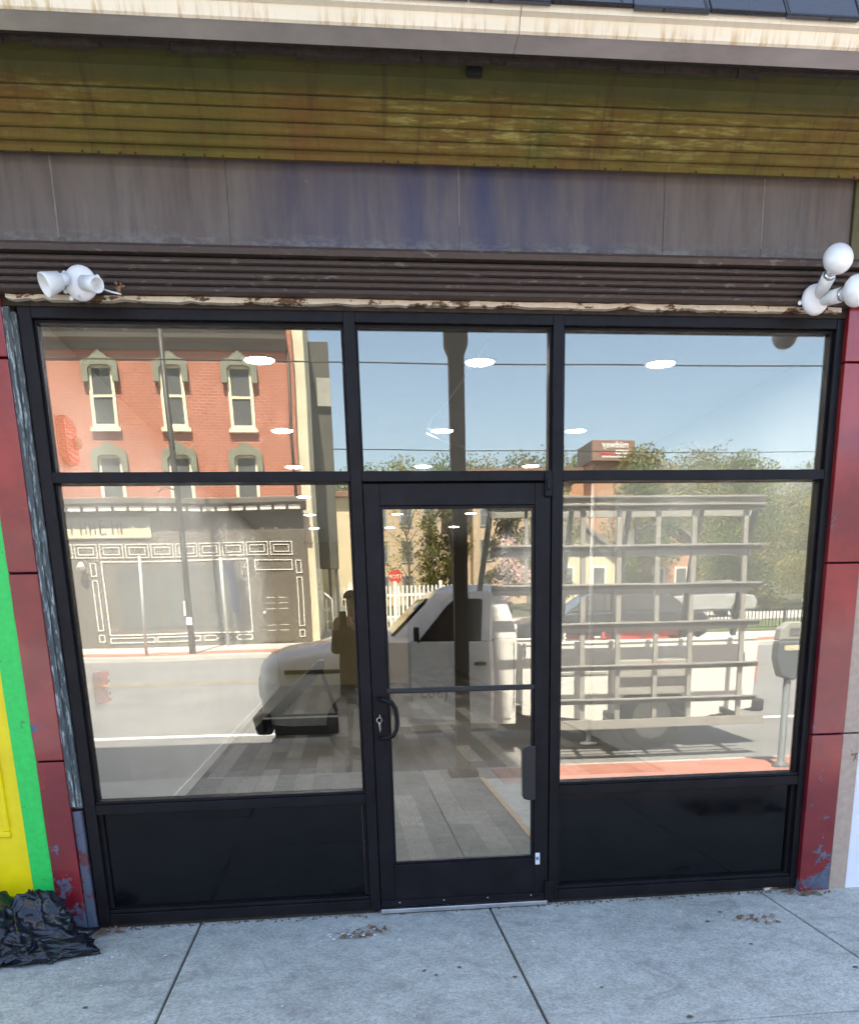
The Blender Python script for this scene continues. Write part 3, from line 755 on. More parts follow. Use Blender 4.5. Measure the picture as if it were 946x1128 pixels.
for i in range(len(cpts)-1):
    a, b = Vector(cpts[i]), Vector(cpts[i+1]); sm += [a, a.lerp(b,.5)]
mb.tube(sm+[cpts[-1]], .0045, 8); tag(mb.build('ceiling_cable', M['white']), 'loose white cable trailing along the shop ceiling', 'cable')
# red alarm devices on the left wall
t = thing('alarm_strobe', 'red ribbed fire alarm strobe high on the left shop wall', 'alarm', (RX0, 1.1, 2.55))
mb = MB(); mb.prism([(1.0,2.44),(1.06,2.415),(1.20,2.415),(1.245,2.45),(1.245,2.62),(1.20,2.66),(1.06,2.66),(1.0,2.64)], 0, RX0, RX0+.045); mb.build('body', M['redplastic'], t, .01)
mb = MB()
for k in range(7): mb.box(RX0+.045, RX0+.050, 1.03, 1.215, 2.445+.029*k, 2.457+.029*k)
mb.build('grille_rib', M['redplastic'], t, .002)
MB().lathe([(.0,0),(.034,0),(.034,.012),(.026,.03),(.0,.038)], (RX0+.045, 1.18, 2.535), (1,0,0), 18).build('lens', M['lens'], t)
t = thing('pull_station', 'red fire alarm pull station lower on the left shop wall', 'alarm', (RX0, 1.2, 1.16))
MB().box(RX0, RX0+.045, 1.09, 1.31, 1.065, 1.255).build('body', M['redplastic'], t, .006)
mb = MB(); mb.box(RX0+.046, RX0+.06, 1.13, 1.27, 1.15, 1.17).box(RX0+.046, RX0+.055, 1.185, 1.215, 1.09, 1.15); mb.build('lever', M['white'], t, .003)
mb = MB()
for k in range(4): mb.box(RX0+.0455, RX0+.048, 1.255, 1.29, 1.085+.038*k, 1.107+.038*k)
mb.build('white_marking', M['white'], t)
# open black case on the floor
t = thing('open_case', 'open black case on the shop floor, lid propped up by a strut', 'case', (-.65, 7.9, 0))
mb = MB(); bx0, bx1, by0, by1, h = -1.15, -.13, 7.66, 8.25, .22
mb.box(bx0, bx1, by0, by0+.03, .005, h).box(bx0, bx1, by1-.03, by1, .005, h).box(bx0, bx0+.03, by0+.03, by1-.03, .005, h).box(bx1-.03, bx1, by0+.03, by1-.03, .005, h).box(bx0+.03, bx1-.03, by0+.03, by1-.03, .005, .03)
mb.build('case_body', M['black'], t, .006)
mb = MB(); mb.prism([(-1.25,.10),(-1.16,.0),(-.28,.85),(-.28,.97),(-.36,.97)], 1, by0, by1); mb.build('lid', M['black'], t, .006)
for y_ in (by0+.03, by1-.03): MB().bar((-.33,y_,.84),(-.14,y_,.24),.028).build('strut', M['black'], t)
MB().bar((bx0+.02,by0-.004,.235),(bx1,by0-.004,.235),.02).build('metal_edge', M['galv'], t)
t = thing('floor_post', 'thin white post with round base plate standing on the shop floor behind the right pane', 'post', (2.86, 5.85, 0))
MB().tube([(2.86,5.85,.01),(2.86,5.85,CZ)], .028, 12).build('post', M['white'], t)
MB().lathe([(.0,.001),(.10,.001),(.10,.014),(.04,.022),(.0,.022)], (2.86,5.85,0), (0,0,1), 20).build('base_plate', M['white'], t)

# ------------------------------------------------------------------ street: ground
prof = [(-4.585,-.165),(-5.2,-.155),(-8.6,-.11),(-11,.14),(-13.2,.36),(-16,.50),(-18.45,.55)]
def gz(y):
    for (a, za), (b, zb) in zip(PR[:-1], PR[1:]):
        if b <= y <= a: return za+(zb-za)*(y-a)/(b-a)
    return PR[-1][1]
mb = MB().sheet(prof, -60, 90, 1); struct('road', mb, M['asphalt'])
FK = -18.5; FB = -21.9
PR = prof + [(-18.5,.67),(-21.9,.80),(-24,.80),(-30,1.0),(-36,1.12),(-46,1.75),(-80,2.4),(-130,6),(-190,27.5),(-260,33),(-420,32)]
struct('far_kerb', MB().box(-60, 90, FK, FK+.16, .3, .665), M['kerb'], .02)
struct('far_sidewalk', MB().prism([(-18.66,.3),(-18.5,.672),(-22.2,.80),(-22.2,.3)], 0, -60, 90), M['kerb'])
struct('far_red_strip', MB().prism([(-18.75,.66),(-18.67,.684),(-19.6,.716),(-19.6,.66)], 0, -60, 90), M['paver'])
struct('parking_line', MB().sheet([(-8.47,-.1085),(-8.68,-.1015)], -60, 90), M['linepaint'])
mb = MB(); mb.sheet([(-12.93,gz(-12.93)+.005),(-13.03,gz(-13.03)+.005)], -60, 90).sheet([(-13.13,gz(-13.13)+.005),(-13.19,gz(-13.19)+.0065)], -60, 90); struct('centre_lines', mb, M['yellowline'])
mb = MB()
# ground beyond the street: lots, lawn, second road, hill, out to the horizon
random.seed(31)
ysn = [-22.2,-24,-27,-30,-33,-36,-40,-46,-60,-80,-105,-130,-145,-160,-175,-190,-210,-235,-260,-420,-900]
HX = [(-400,-9),(-40,-8),(10,-4),(25,-3),(34,-.5),(42,-.5),(50,-1.5),(60,-.5),(72,-1.5),(85,-4),(120,-11),(400,-16)]
def lerp_(x):
    x = max(-399, min(399, x))
    for (a, p), (b, q) in zip(HX[:-1], HX[1:]):
        if a <= x <= b: return p+(q-p)*(x-a)/(b-a)
def hz_(x, y):
    z = gz(y) if y > -420 else 32
    if y < -105:
        k = min(1, (-105-y)/60)
        z = z + k*(lerp_(x*170/-y) + .8*math.sin(x*.09+.4))
    return max(z, .5)
xsn = [-500,-260,-160,-110,-80,-60,-45,-30,-20,-10,0,10,20,30,40,50,60,75,90,110,140,200,300,500]
v = [(x, y, hz_(x, y)) for y in ysn for x in xsn]; nx = len(xsn); fs = []
for j in range(len(ysn)-1):
    for i in range(nx-1): fs.append((j*nx+i, j*nx+i+1, (j+1)*nx+i+1, (j+1)*nx+i))
mb.add(v, fs, True); struct('terrain', mb, M['earth'])
struct('lawn', MB().add([(9,-23.2,.81),(60,-23.2,.81),(60,-29.5,.985),(9,-29.5,.985)], [(0,1,2,3)]), M['lawn'])
struct('second_road', MB().add([(2,-30.5,1.03),(90,-30.5,1.03),(90,-38,1.27),(2,-38,1.27)], [(0,1,2,3)]), M['kerb'])
struct('car_park', MB().add([(-2,-22.25,.815),(9,-22.25,.815),(9,-30,1.02),(-2,-30,1.02)], [(0,1,2,3)]), M['kerb'])
struct('outer_ground', MB().add([(-900,-22.2,.5),(-60,-22.2,.5),(-60,20,-.3),(-900,20,-.3),(90,-22.2,.5),(900,-22.2,.5),(900,20,-.3),(90,20,-.3)], [(0,1,2,3),(4,5,6,7)]), M['earth'])
struct('back_ground', MB().add([(-900,16,-.36),(900,16,-.36),(900,600,-.36),(-900,600,-.36)], [(0,1,2,3)]), M['earth'])
struct('side_ground', MB().add([(-60,-4.5,-.3),(90,-4.5,-.3),(90,17,-.32),(-60,17,-.32)], [(0,1,2,3)]), M['earth'])

# ------------------------------------------------------------------ brick building over the street
FY = -21.9
bk = thing('brick_building', 'three storey red brick building over the street with green window hoods and dark grey shopfront', 'building', (-5, FY, .8))
BX0, BX1 = -11.4, -0.906
BX1 = -.98
MB().box(BX0, BX1, FY-14, FY, .3, 9.0).build('brick_wall', M['brick_far'], bk)
MB().box(BX1+.002, BX1+.30, FY-14, FY-.25, .3, 10.6).build('side_wall', M['cream_wall'], bk)
mb = MB(); mb.prism([(FY-.3,8.28),(FY+.06,8.28),(FY+.10,8.42),(FY+.28,8.5),(FY+.34,8.72),(FY+.42,8.8),(FY+.42,8.98),(FY-.3,9.1)], 0, BX0, BX1-.15); mb.build('roof_cornice', M['shopdark'], bk)
mb = MB(); mb.tube([(BX1-.12,FY+.05,8.3),(BX1-.14,FY+.05,6.5),(BX1-.10,FY+.05,4.7)], .04, 8); mb.build('downpipe', M['rib'], bk)
def hood_window(xc, z0, z1, w=.64):
    wn = MB(); frame_rect(wn, xc-w/2, xc+w/2, z0, z1, .085, FY-.02, FY+.05); wn.box(xc-w/2+.085, xc+w/2-.085, FY-.01, FY+.04, (z0+z1)/2-.03, (z0+z1)/2+.03)
    wo = wn.build('window', M['cream'], bk)
    MB().box(xc-w/2+.04, xc+w/2-.04, FY-.01, FY+.015, z0+.04, z1-.04).build('pane', M['pane'], wo)
    MB().box(xc-w/2-.06, xc+w/2+.06, FY, FY+.12, z0-.09, z0-.003).build('sill', M['cream'], wo)
    a = w/2+.13; z = z1
    out = [(-a,-.42),(-a,.02),(-a*.86,.12),(-a*.5,.15),(-a*.28,.24),(-.06,.27),(0,.33),(.06,.27),(a*.28,.24),(a*.5,.15),(a*.86,.12),(a,.02),(a,-.42),(a-.15,-.42),(a-.15,-.10),(a*.45,-.02),(-a*.45,-.02),(-(a-.15),-.10),(-(a-.15),-.42)]
    MB().prism([(xc+p[0], z+p[1]) for p in out], 1, FY+.002, FY+.16).build('hood', M['hood'], wo)
for xc in (-7.72,-5.93,-4.12,-2.38,-9.5): hood_window(xc, 6.44, 7.92); hood_window(xc, 4.5, 5.80)
# shop storey
MB().prism([(FY+.003,4.35),(FY+.30,4.35),(FY+.34,4.52),(FY+.42,4.55),(FY+.42,4.66),(FY+.003,4.74)], 0, BX0, BX1+.16).build('shop_cornice', M['shopdark'], bk)
mb = MB(); x = BX0+.1
while x < BX1-.05: mb.box(x, x+.31, FY+.31, FY+.345, 4.36, 4.475); x += .385
mb.build('white_dentil', M['whitetrim'], bk)
MB().box(BX0, BX1+.06, FY+.003, FY+.06, .72, 4.349).build('shopfront_panel', M['shopdark'], bk)
MB().box(-8.9, -5.08, FY+.065, FY+.10, 3.68, 4.22).build('sign_board', M['ductlight'], bk)
MB().box(-8.9, -5.08, FY+.1005, FY+.106, 3.70, 3.93).build('sign_band', M['beige_wall'], bk)
mb = MB()
for (x, h_, k) in ((-7.1,.26,0),(-6.86,.30,1),(-6.62,.28,1),(-6.36,.34,2),(-6.05,.34,1),(-5.83,.30,3)):
    z = 3.80
    mb.bar((x,FY+.112,z),(x,FY+.112,z+h_),.035)
    if k > 0: mb.bar((x,FY+.112,z+h_*.55),(x+.13,FY+.112,z+h_*.55),.022)
    if k == 2: mb.bar((x,FY+.112,z),(x+.15,FY+.112,z),.022).bar((x,FY+.112,z+h_),(x+.15,FY+.112,z+h_),.022)
    if k == 1: mb.bar((x+.13,FY+.112,z),(x+.13,FY+.112,z+h_),.022)
mb.build('sign_lettering', M['duct'], bk)
mb = MB()
def outline(mb, x0, x1, z0, z1, w=.022, y=FY+.062): frame_rect(mb, x0, x1, z0, z1, w, y, y+.02)
for k in range(13):
    x = -1.27-.655*k; outline(mb, x-.60, x, 3.18, 3.54, .022); outline(mb, x-.51, x-.09, 3.26, 3.46, .022)
mb.build('panel_moulding', M['whitetrim'], bk)
sw = MB(); outline(sw, -6.46, -2.50, 1.12, 3.10, .03); wo = sw.build('display_window', M['whitetrim'], bk)
for a, b in ((-6.1,-5.05),(-4.95,-3.85),(-3.75,-2.75)): MB().box(a, b, FY+.0605, FY+.075, 1.3, 2.95).build('pane', M['pane'], wo)
mb = MB(); 
for a, b in ((-6.46,-5.25),(-5.2,-4.0),(-3.55,-2.95),(-3.9,-2.52)): outline(mb, a, b, .92, 1.07, .025)
for a in (-6.75,-1.22): outline(mb, a, a+.16, 1.25, 2.6, .025); outline(mb, a, a+.16, .95, 1.15, .025); outline(mb, a, a+.16, 2.7, 3.05, .025)
outline(mb, -2.32, -1.3, 2.78, 3.06, .025)
mb.build('trim_lines', M['whitetrim'], bk)
dd = MB().box(-2.22, -1.40, FY+.0605, FY+.085, .84, 2.68).build('door', M['shopdark'], bk)
mb = MB()
for x in (-2.08,-1.74):
    for z in (2.05,1.9,1.75,1.3,1.15): mb.box(x, x+.24, FY+.0855, FY+.09, z, z+.014)
mb.build('door_panel_line', M['whitetrim'], dd); MB().ball((-2.14,FY+.12,1.65), .045, 8).build('door_knob', M['whitetrim'], dd)
MB().box(-4.4,-4.32,FY+.1,FY+.14,1.6,2.0).box(-4.28,-4.2,FY+.1,FY+.14,1.6,2.0).build('door_pull', M['whitetrim'], bk)
MB().lathe([(0,0),(.06,0),(.13,.16),(0,.16)], (-6.95,FY+.2,3.05), (0,.4,-1), 12).build('wall_lamp', M['whitetrim'], bk)
# tall dark duct, cream and beige walls, fence at the gap
t = thing('vertical_duct', 'tall dark vertical duct with a pale box part way up beside the cream side wall', 'duct', (-.55, -25, 2.9))
MB().box(-.62, -.02, -25.2, -24.9, 2.95, 9.32).build('duct', M['duct'], t, .01)
MB().box(-.42, -.01, -24.895, -24.78, 7.55, 8.32).build('pale_box', M['ductlight'], t, .01)
MB().bar((-.33,-25.05,.7),(-.33,-25.05,2.95),.09).bar((-.12,-25.05,.7),(-.12,-25.05,2.95),.09).build('support_leg', M['duct'], t)
t = thing('beige_building', 'plain beige rendered building with brown roof edge behind the white picket fence', 'building', (.3, -32, .9))
MB().box(-1.6, 1.3, -40, -31.8, .7, 5.9).build('wall', M['beige_wall'], t)
MB().prism([(-31.5,5.85),(-31.5,6.0),(-36,6.6),(-40.2,6.0),(-40.2,5.85)], 0, -1.8, 1.5).build('roof', M['roofbrown'], t)
MB().tube([(.62,-31.7,5.8),(.62,-31.7,5.0),(.78,-31.7,4.6)], .05, 8).box(.74, .86, -31.78, -31.66, .9, 4.6).build('downpipe', M['signbox'], t)
t = thing('picket_fence', 'white picket fence closing the yard beside the brick building', 'fence', (1, -29.5, .95))
def pickets(x0, x1, y, h, nm='picket'):
    x = x0
    z0 = gz(y)
    while x < x1:
        MB().prism([(x-.035,z0+.03),(x+.035,z0+.03),(x+.035,z0+h-.05),(x,z0+h),(x-.035,z0+h-.05)], 1, y-.012, y+.012).build(nm, M['picket'], t)
        x += .155
    MB().box(x0-.1, x1+.1, y-.05, y-.014, z0+.35, z0+.44).box(x0-.1, x1+.1, y-.05, y-.014, z0+h-.4, z0+h-.31).build('fence_rail', M['picket'], t)
pickets(-1.0, .3, -27.5, 1.15); pickets(-.35, 5.2, -30.2, 1.55)
mb = MB()
for x in (-1.1,.35,2.0,3.7,5.3): mb.box(x-.06, x+.06, -30.3, -30.18, .8, 2.7)
mb.build('fence_post', M['picket'], t)

# apartment, arts building, houses
t = thing('apartment_block', 'pale tan brick apartment block with rows of dark sash windows behind the spring trees', 'building', (9, -60, 1.9))
mb = MB(); mb.box(2.2, 7.0, -76, -60, 1.2, 9.8).box(7.01, 9.3, -76, -61.4, 1.2, 9.8).box(9.31, 16.2, -76, -60, 1.2, 9.8); mb.build('wall', M['apt'], t)
MB().box(2.0, 16.4, -76.2, -59.7, 9.8, 10.15).build('roof_coping', M['roofbrown'], t)
for x, y in ((2.9,-60),(4.6,-60),(6.2,-60),(8.0,-61.4),(10.2,-60),(12.0,-60),(13.8,-60),(15.4,-60)):
    for z in (2.6,4.9,7.2):
        f_ = MB(); frame_rect(f_, x-.42, x+.42, z, z+1.45, .08, y-.02, y+.06); f_.box(x-.34, x+.34, y, y+.05, z+.70, z+.76); fo = f_.build('window', M['ductlight'], t)
        MB().box(x-.36, x+.36, y-.01, y+.03, z+.06, z+1.39).build('pane', M['pane'], fo)
t = thing('arts_building', 'low orange brown brick building carrying a big brown rooftop sign box', 'building', (17, -62, 2))
MB().box(9.5, 18.3, -80, -64.5, 1.5, 11.0).build('wing_wall', M['orange'], t)
MB().box(9.3, 18.2, -80, -64.2, 11.0, 11.5).build('roof_edge', M['roofbrown'], t)
MB().box(18.32, 21.4, -80, -62.5, 1.5, 11.6).build('tower_wall', M['orange'], t)
MB().box(16.5, 18.31, -64.45, -63.0, 1.5, 9.0).build('cream_bay', M['apt'], t)
sb = MB().box(18.15, 21.25, -66, -61.9, 11.62, 13.05).build('sign_box', M['signbox'], t, .03)
MB().box(18.12, 18.148, -66, -62.0, 11.65, 13.0).build('sign_side', M['signside'], sb)
words('lettering', 'midway', .62, (20.75,-61.895,12.52), (-1,0,0), (0,0,1), M['white'], sb, .02, 'LEFT', .012)
words('lettering', 'arts', .62, (20.75,-61.895,12.07), (-1,0,0), (0,0,1), M['white'], sb, .02, 'LEFT', .012)
mb = MB(); mb.prism([(19.75,12.08),(19.0,12.22),(18.75,12.16),(18.6,12.25),(18.95,12.02),(19.75,12.0)], 1, -61.895, -61.87); mb.build('red_swoosh', M['stop'], sb)
mb = MB(); random.seed(6); x = 20.72
while x > 18.9:
    w = random.uniform(.07,.12); mb.box(x-w, x, -61.895, -61.875, 11.83, 11.83+random.choice((.11,.11,.14))); x -= w+.06
mb.build('small_lettering', M['white'], sb)
for (x0, x1, z0, z1) in ((12.2,13.4,8.2,9.4),(14.6,15.8,8.2,9.4),(12.2,13.4,4.6,5.8),(14.6,15.8,4.6,5.8),(19.3,20.5,4.6,6.2)):
    y = -64.48 if x0 < 18 else -62.48
    fo = MB().box(x0, x1, y-.02, y+.05, z0, z1).build('window', M['ductlight'], t); MB().box(x0+.1, x1-.1, y+.051, y+.07, z0+.1, z1-.1).build('pane', M['pane'], fo)
def house(x0, x1, y, ez, rz, label, wm, rm):
    t = thing('small_house', label, 'house', ((x0+x1)/2, y, gz(y)), 'small gabled houses beyond the second road')
    MB().prism([(x0,gz(y)-.6),(x1,gz(y)-.6),(x1,ez),((x0+x1)/2-.2,rz-.12),(x0,ez)], 1, y-7, y).build('wall', M[wm], t)
    xm = (x0+x1)/2-.2
    MB().prism([(x0-.4,ez-.15),(xm,rz),(x1+.4,ez-.15),(x1+.4,ez+.02),(xm,rz+.2),(x0-.4,ez+.02)], 1, y-7.3, y+.4).build('roof', M[rm], t)
    MB().box(xm+.5, xm+1.0, y-4, y-3.4, ez+.3, rz+.9).build('chimney', M['brick_side'], t)
    for xw in (x0+.5, x1-1.3):
        fo = MB().box(xw, xw+.8, y-.01, y+.04, gz(y)+.9, gz(y)+2.1).build('window', M['whitetrim'], t); MB().box(xw+.1, xw+.7, y+.041, y+.06, gz(y)+1.0, gz(y)+2.0).build('pane', M['pane'], fo)
house(11.6, 15.2, -46, 4.4, 6.0, 'small grey roofed house with tan walls left of the other house', 'beige_wall', 'roofgrey')
house(18.2, 21.4, -50, 5.0, 6.5, 'small brick house with grey gable roof among the trees', 'orange', 'roofgrey')
# ------------------------------------------------------------------ street furniture
t = thing('street_post', 'square brown street post with a thicker head at the near kerb', 'post', (1.12, -4.09, 0))
MB().prism([(1.055,0),(1.19,0),(1.19,3.76),(1.225,3.84),(1.225,4.75),(1.02,4.75),(1.02,3.84),(1.055,3.76)], 1, -4.15, -4.03).build('post', M['pole'], t, .008)
MB().box(.98, 1.255, -4.225, -3.945, -.015, .05).build('base_plate', M['pole'], t, .006)
t = thing('parking_meter', 'grey parking meter with pale cap on a round pole at the kerb', 'parking meter', (4.36, -3.86, 0))
mx, my = 4.36, -3.86
MB().lathe([(.0,0),(.085,0),(.085,.03),(.05,.06),(.036,.07),(.036,.93),(.0,.93)], (mx,my,-.03), (0,0,1), 18).build('pole', M['meterpole'], t)
mb = MB(); mb.prism([(mx-.10,.88),(mx+.04,.84),(mx+.10,.90),(mx+.155,1.02),(mx+.15,1.22),(mx-.15,1.22),(mx-.16,1.06)], 1, my-.07, my+.07); mb.build('housing', M['meter'], t, .02, 3)
mb = MB(); mb.prism([(mx-.15,1.225),(mx+.15,1.225),(mx+.13,1.34),(mx+.05,1.40),(mx-.05,1.40),(mx-.13,1.34)], 1, my-.065, my+.065); mb.build('cap', M['boxgrey'], t, .015)
MB().box(mx-.09, mx+.09, my+.071, my+.075, 1.13, 1.18).build('rate_plate', M['beige_wall'], t)
MB().box(mx-.05, mx+.05, my+.066, my+.07, 1.27, 1.34).build('display', M['pane'], t)

t = thing('lamp_post', 'tall thin dark lamp post before the brick building', 'lamp post', (-3.8, -18.9, .7))
MB().tube([(-3.79,-18.9,.68),(-3.80,-18.9,4.6),(-3.84,-18.9,9.2)], [.085,.07,.055], 10).build('pole', M['darkpole'], t)
MB().tube([(-3.84,-18.9,9.1),(-3.6,-18.3,9.5),(-3.4,-17.4,9.6)], .035, 8).build('arm', M['darkpole'], t)
MB().box(-3.5, -3.2, -17.8, -17.1, 9.5, 9.64).build('lamp_head', M['darkpole'], t, .03)
MB().box(-3.87, -3.73, -18.83, -18.80, 1.38, 1.56).build('white_tag', M['white'], t)
MB().tube([(-3.80,-18.9,4.55),(-4.1,-18.9,4.62),(-4.25,-18.9,4.5)], .02, 6).build('bracket', M['darkpole'], t)
t = thing('sign_post', 'thin pale metal post on the far sidewalk left of the lamp post', 'post', (-4.9, -18.9, .7))
MB().tube([(-4.93,-18.9,.68),(-4.86,-18.9,3.05)], .04, 8).build('post', M['galv'], t)
t = thing('banner', 'narrow dark navy banner on a pale pole before the display window', 'banner', (-3.2, -21.2, .8))
MB().tube([(-3.17,-21.2,.78),(-3.17,-21.2,3.1)], .045, 8).build('pole', M['galv'], t)
mb = MB(); mb.prism([(-3.11,3.02),(-2.83,2.98),(-2.80,1.75),(-2.72,1.68),(-2.95,1.66),(-2.93,2.0)], 1, -21.21, -21.19); mb.build('cloth', M['banner'], t)
t = thing('stop_sign', 'red octagonal stop sign on a thin post beside the white fence', 'stop sign', (2.1, -31.7, 1))
a = [PI/8+PI/4*k for k in range(8)]
MB().prism([(2.11+.28*math.cos(q), 2.93+.28*math.sin(q)) for q in a], 1, -31.7, -31.685).build('sign_plate', M['stop'], t)
words('lettering', 'STOP', .20, (2.11,-31.68,2.86), (-1,0,0), (0,0,1), M['white'], t, .003)
MB().tube([(2.11,-31.73,.95),(2.11,-31.73,3.2)], .03, 8).build('post', M['galv'], t)
t = thing('yard_machine', 'small cluttered gas meter and pipes on the wall beside the white fence', 'meter', (-.75, -24, .8))
MB().box(-.86, -.60, -23.6, -23.3, 2.45, 2.9).box(-.80,-.55,-23.6,-23.35,2.0,2.3).build('box', M['whitetrim'], t, .02)
MB().tube([(-.72,-23.4,.8),(-.72,-23.4,2.0)], .05, 8).tube([(-.55,-23.4,2.2),(-.3,-23.4,2.0),(-.3,-23.4,.9)], .04, 8).build('pipe', M['galv'], t)
t = thing('iron_fence', 'black iron railing along the grass over the street', 'railing', (16, -22.9, .8))
mb = MB(); x = 10.2
z0 = .80
for i in range(96):
    MB().box(x-.011, x+.011, -22.91, -22.89, z0+.08, z0+.62).build('bar', M['black'], t); x += .115
MB().box(10.1, x+.05, -22.915, -22.885, z0+.62, z0+.66).box(10.1, x+.05, -22.915, -22.885, z0+.08, z0+.11).build('fence_rail', M['black'], t)
for xx in (10.1, 13.8, 17.5, x+.05): MB().box(xx-.03, xx+.03, -22.93, -22.87, z0-.02, z0+.72).build('fence_post', M['black'], t)
mb = MB()
def wire(x0, y0, z0, x1, y1, z1, sag, r, label):
    pts = []
    for i in range(25):
        k = i/24; pts.append((x0+(x1-x0)*k, y0+(y1-y0)*k, z0+(z1-z0)*k-sag*4*k*(1-k)))
    tag(MB().tube(pts, r, 6).build('overhead_wire', M['cable']), label, 'wire', 'overhead wires along the street')
wire(-26, -10, 5.55, 34, -10, 5.75, .5, .011, 'lowest overhead wire running level across the sky above the street')
wire(-30, -40, 9.7, 40, -62, 12.2, .3, .03, 'thin overhead wire far behind the brick building')

# ------------------------------------------------------------------ parked cars far off
def car(name, label, x0, y, L, paint, rz=0, h=1.5):
    z = gz(y)
    t = thing(name, label, 'car', (x0+L/2, y, z), 'cars parked over the street')
    W_ = .9; k = L/4.6
    def ring(pts, w): return pts
    low = [(0,.45),(.05,.72),(.5,.85),(1.25,.95),(3.7,.98),(4.45,.92),(4.6,.7),(4.55,.4),(4.0,.28),(.4,.28)]
    MB().prism([(x0+p[0]*k, z+p[1]) for p in low], 1, y-W_, y+W_).build('body', paint, t, .07, 3)
    b = [(1.2,.94),(1.95,h-.06),(2.3,h),(3.5,h-.02),(4.15,.96)]
    rings = [[(x0+p[0]*k, y+s*(.84 if i in (0,4) else .62), z+p[1]) for i, p in enumerate(b)] for s in (-1, 1)]
    MB().loft(rings).build('cabin', M['tglass'], t, .04)
    MB().box(x0+2.0*k, x0+3.6*k, y-.60, y+.60, z+h-.03, z+h+.015).build('roof', paint, t, .02)
    for xx in (.85*k, 3.75*k):
        for s in (-1, 1):
            w = MB().lathe([(.0,0),(.30,0),(.32,.04),(.32,.17),(.30,.2),(.0,.2)], (x0+xx, y+s*.73, z+.32), (0,s,0), 18).build('wheel', M['tyre'], t)
            MB().lathe([(.0,.0),(.19,.0),(.17,.012),(.0,.012)], (x0+xx, y+s*.93, z+.32), (0,s,0), 14).build('rim', M['rim'], w)
    MB().box(x0-.015, x0+.05, y-.7, y-.4, z+.62, z+.74).build('headlight', M['lens'], t); MB().box(x0-.015, x0+.05, y+.4, y+.7, z+.62, z+.74).build('headlight', M['lens'], t)
    return t
car('parked_car', 'dark car parked at the far kerb behind the truck cab', 4.0, -17.3, 4.7, M['darkcar'])
car('parked_car', 'silver car parked on the second road behind the rack', 12.6, -33, 4.6, M['silvercar'])
car('parked_car', 'dark car parked on the second road behind the right end of the rack', 20.2, -33.5, 4.5, M['darkcar'])

# ------------------------------------------------------------------ trees
def leaves(name, clumps, n, size, m, parent=None, seed=1, flat=.8):
    rnd = random.Random(seed); vs = []; fs = []
    tot = sum(c[3]**2 for c in clumps)
    for (cx, cy, cz, r) in clumps:
        for k in range(int(n*r*r/tot)):
            u = Vector((rnd.gauss(0,1), rnd.gauss(0,1), rnd.gauss(0,1))).normalized()*r*(rnd.random()**.45)
            p = Vector((cx+u.x, cy+u.y, cz+u.z*flat))
            d = Vector((rnd.gauss(0,1), rnd.gauss(0,1), rnd.gauss(0,.8))).normalized(); e = d.cross(Vector((rnd.gauss(0,1), rnd.gauss(0,1), rnd.gauss(0,1)))).normalized()
            s = size*rnd.uniform(.6,1.3); i = len(vs)
            vs += [p-d*s*.5, p+e*s*.28, p+d*s*.5, p-e*s*.28]; fs.append((i,i+1,i+2,i+3))
    me = bpy.data.meshes.new(name); me.from_pydata([tuple(v) for v in vs], [], fs); me.materials.append(m)
    o = bpy.data.objects.new(name, me); C.objects.link(o)
    if parent is not None: par(o, parent)
    return o
def tree(name, label, x, y, h, r, n, size, m, trunk=.35, seed=1, tr=.10, nc=16, group=None, cr=(.28,.48)):
    rnd = random.Random(seed); z = gz(y) if y > -420 else 32
    t = thing(name, label, 'tree', (x, y, z), group)
    mb = MB(); top = h*.85
    mb.tube([(x,y,z-.1),(x+.02*h*.2,y,z+h*.3),(x-.01*h,y,z+h*.6),(x,y,z+top)], [tr,tr*.75,tr*.45,tr*.12], 8)
    cl = []
    for i in range(nc):
        k = i/(nc-1); zz = z+h*(trunk+(1-trunk)*k*.92); rr = r*(math.sin(PI*min(1,(.18+.78*k)))**.8)
        a = rnd.uniform(0, 2*PI)+i*2.4; d = rr*rnd.uniform(.35,.85)
        p = (x+d*math.cos(a), y+d*math.sin(a), zz)
        cl.append((*p, r*rnd.uniform(*cr)))
        mb.tube([(x,y,z+h*(trunk*.7+(top/h-trunk*.7)*k*.8)), ((x+p[0])/2,(y+p[1])/2,(zz+z+h*(trunk*.7+(top/h-trunk*.7)*k*.8))/2+.05*h*.3), p], [tr*.32,tr*.2,tr*.06], 5)
    mb.build('trunk', M['bark'], t)
    leaves('crown', cl, n, size, m, t, seed)
    return t
tree('birch_tree', 'young pale tree with thin spring leaves before the apartment block', 2.75, -33.5, 6.6, 1.55, 900, .13, M['leaf_spring'], .22, 3, .06, 20)
tree('conifer', 'dark olive evergreen right of the young spring tree', 5.05, -38, 6.4, 1.0, 9000, .13, M['leaf_dark'], .05, 5, .10, 26, None, (.5,.75))
tree('conifer', 'second slim olive evergreen touching the first evergreen', 4.15, -38.6, 4.8, .6, 3500, .13, M['leaf_dark'], .05, 6, .08, 22, None, (.5,.8))
tree('blossom_tree', 'small pink blossoming tree behind the truck roof', 7.4, -36, 3.6, 1.2, 700, .17, M['blossom'], .3, 7, .07, 14)
tree('shrub_tree', 'yellow green bushy tree behind the left end of the white fence', 1.1, -36, 3.6, .9, 900, .2, M['leaf_spring'], .1, 8, .06, 12)
